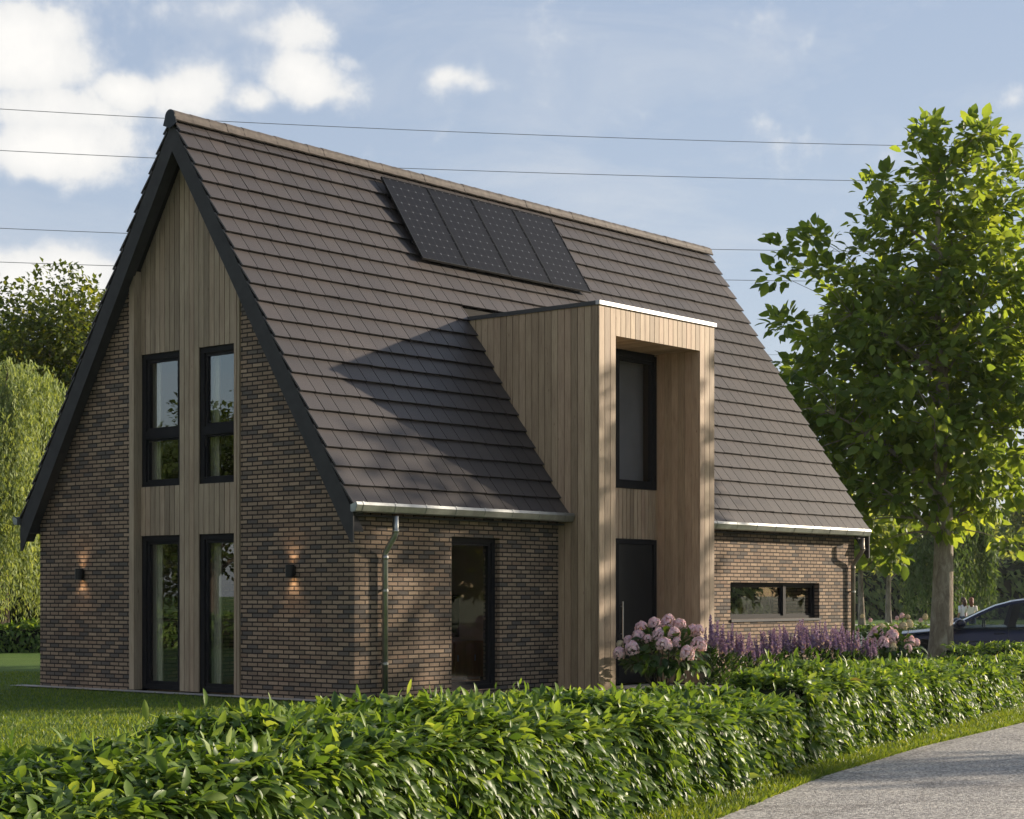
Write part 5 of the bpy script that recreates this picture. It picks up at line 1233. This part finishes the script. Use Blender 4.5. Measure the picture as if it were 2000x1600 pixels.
# noise in (azimuth, elevation) for the cumulus
cv = nt.nodes.new('ShaderNodeCombineXYZ'); nt.links.new(az, cv.inputs[0]); nt.links.new(el, cv.inputs[1])
nz = N(nt, 'ShaderNodeTexNoise', i_Scale=13.0, i_Detail=9.0, i_Roughness=0.56, i_Distortion=0.2); nt.links.new(cv.outputs[0], nz.inputs['Vector'])
nb_ = N(nt, 'ShaderNodeTexNoise', i_Scale=34.0, i_Detail=8.0, i_Roughness=0.6); nt.links.new(cv.outputs[0], nb_.inputs['Vector'])
def AE(px, py):
    a = YAW + math.atan((px - 1000) / 3625.4); e_ = math.atan((1161.45 - py) / math.hypot(3625.4, px - 1000)); return a, e_
acc = None
clouds = [(0, 95, 150, 105, 1.15), (100, 60, 110, 60, .8), (60, 300, 185, 62, 1.1), (30, 205, 180, 50, .95), (250, 178, 60, 34, .95), (380, 178, 78, 52, 1.0), (490, 190, 60, 30, .85), (600, 158, 92, 46, 1.0), (680, 125, 34, 22, .7), (605, 58, 78, 36, .72), (400, 15, 100, 26, .5), (520, 62, 50, 22, .42),
          (895, 150, 70, 26, .62), (940, 165, 50, 20, .5), (85, 562, 150, 78, 1.3), (-260, 220, 300, 220, .9), (1990, 190, 50, 30, .6), (1600, 300, 220, 60, .30), (1330, 60, 300, 60, .22), (-500, 500, 500, 120, .8)]
for px, py, rx, ry, amp in clouds:
    a0, e0 = AE(px, py)
    dx = math_n(nt, 'MULTIPLY', math_n(nt, 'SUBTRACT', az, None, vb=a0), None, vb=3625.4 / rx)
    dy = math_n(nt, 'MULTIPLY', math_n(nt, 'SUBTRACT', el, None, vb=e0), None, vb=3625.4 / ry)
    r2 = math_n(nt, 'ADD', math_n(nt, 'MULTIPLY', dx, dx), math_n(nt, 'MULTIPLY', dy, dy))
    g = math_n(nt, 'MULTIPLY', math_n(nt, 'EXPONENT', math_n(nt, 'MULTIPLY', r2, None, vb=-0.8)), None, vb=amp)
    acc = g if acc is None else math_n(nt, 'MAXIMUM', acc, g)
n1 = math_n(nt, 'MULTIPLY', math_n(nt, 'SUBTRACT', nz.outputs['Fac'], None, vb=0.5), None, vb=1.9)
n2 = math_n(nt, 'MULTIPLY', math_n(nt, 'SUBTRACT', nb_.outputs['Fac'], None, vb=0.5), None, vb=1.3)
den = math_n(nt, 'ADD', acc, math_n(nt, 'ADD', n1, n2))
n3 = N(nt, 'ShaderNodeTexNoise', i_Scale=2.4, i_Detail=8.0, i_Roughness=0.6); nt.links.new(tc.outputs['Generated'], n3.inputs['Vector'])
west = nt.nodes.new('ShaderNodeMapRange'); west.interpolation_type = 'SMOOTHSTEP'; west.inputs[1].default_value = 0.35; west.inputs[2].default_value = 0.85  # cloud bank out of view, added to brighten the shaded gable
nt.links.new(math_n(nt, 'MULTIPLY', sx.outputs[0], None, vb=-1.0), west.inputs[0])
wb_ = math_n(nt, 'MULTIPLY', math_n(nt, 'ADD', math_n(nt, 'MULTIPLY', math_n(nt, 'SUBTRACT', n3.outputs['Fac'], None, vb=0.5), None, vb=3.6), None, vb=0.55), west.outputs[0])
den = math_n(nt, 'MAXIMUM', den, wb_)
mr = nt.nodes.new('ShaderNodeMapRange'); mr.interpolation_type = 'SMOOTHSTEP'; mr.inputs[1].default_value = 0.18; mr.inputs[2].default_value = 0.84; nt.links.new(den, mr.inputs[0])
ccol = ramp(nt, [(0.2, (4.5, 4.75, 5.2)), (0.55, (5.7, 5.7, 5.65)), (0.95, (6.5, 6.4, 6.2))])
dn = math_n(nt, 'MULTIPLY', den, None, vb=0.75); nt.links.new(dn, ccol.inputs['Fac'])
# thin veil of high haze in this quarter of the sky, whiter to the horizon
vcol = ramp(nt, [(0.0, (4.5, 4.85, 5.3)), (0.45, (3.3, 3.85, 4.75)), (1.0, (2.65, 3.25, 4.35))])
ve = math_n(nt, 'MULTIPLY', el, None, vb=2.9); nt.links.new(ve, vcol.inputs['Fac'])
dist = math_n(nt, 'COSINE', math_n(nt, 'SUBTRACT', az, None, vb=YAW))
veil = nt.nodes.new('ShaderNodeMapRange'); veil.interpolation_type = 'SMOOTHSTEP'; veil.inputs[1].default_value = 0.55; veil.inputs[2].default_value = 0.95; veil.inputs[3].default_value = 0.34; veil.inputs[4].default_value = 0.80; nt.links.new(dist, veil.inputs[0])
vm = mixc(nt); nt.links.new(veil.outputs[0], vm.inputs[0]); nt.links.new(sky.outputs[0], vm.inputs[6]); nt.links.new(vcol.outputs[0], vm.inputs[7])
cs = N(nt, 'ShaderNodeVectorMath', operation='MULTIPLY'); cs.inputs[1].default_value = (3.4, 9.0, 1.0); nt.links.new(cv.outputs[0], cs.inputs[0])
nw = N(nt, 'ShaderNodeTexNoise', i_Scale=1.5, i_Detail=9.0, i_Roughness=0.62, i_Distortion=0.9); nt.links.new(cs.outputs[0], nw.inputs['Vector'])
wr = ramp(nt, [(0.45, (0, 0, 0)), (0.75, (0.50, 0.50, 0.50))]); nt.links.new(nw.outputs['Fac'], wr.inputs['Fac'])
wm = mixc(nt); nt.links.new(wr.outputs['Color'], wm.inputs[0]); nt.links.new(vm.outputs[2], wm.inputs[6]); wm.inputs[7].default_value = (4.8, 4.95, 5.2, 1); vm = wm
mx = mixc(nt); nt.links.new(mr.outputs[0], mx.inputs[0]); nt.links.new(vm.outputs[2], mx.inputs[6]); nt.links.new(ccol.outputs[0], mx.inputs[7])
nt.links.new(mx.outputs[2], bg.inputs['Color']); nt.links.new(bg.outputs[0], out.inputs[0])

# ------------------------------------------------------------------ view
vs_ = scn.view_settings; vs_.view_transform = 'Standard'; vs_.look = 'None'; vs_.exposure = 0.78; vs_.gamma = 1.0; vs_.use_curve_mapping = False
scn.cycles.use_denoising = True
scn.cycles.max_bounces = 8; scn.cycles.transparent_max_bounces = 12; scn.cycles.sample_clamp_indirect = 6.0
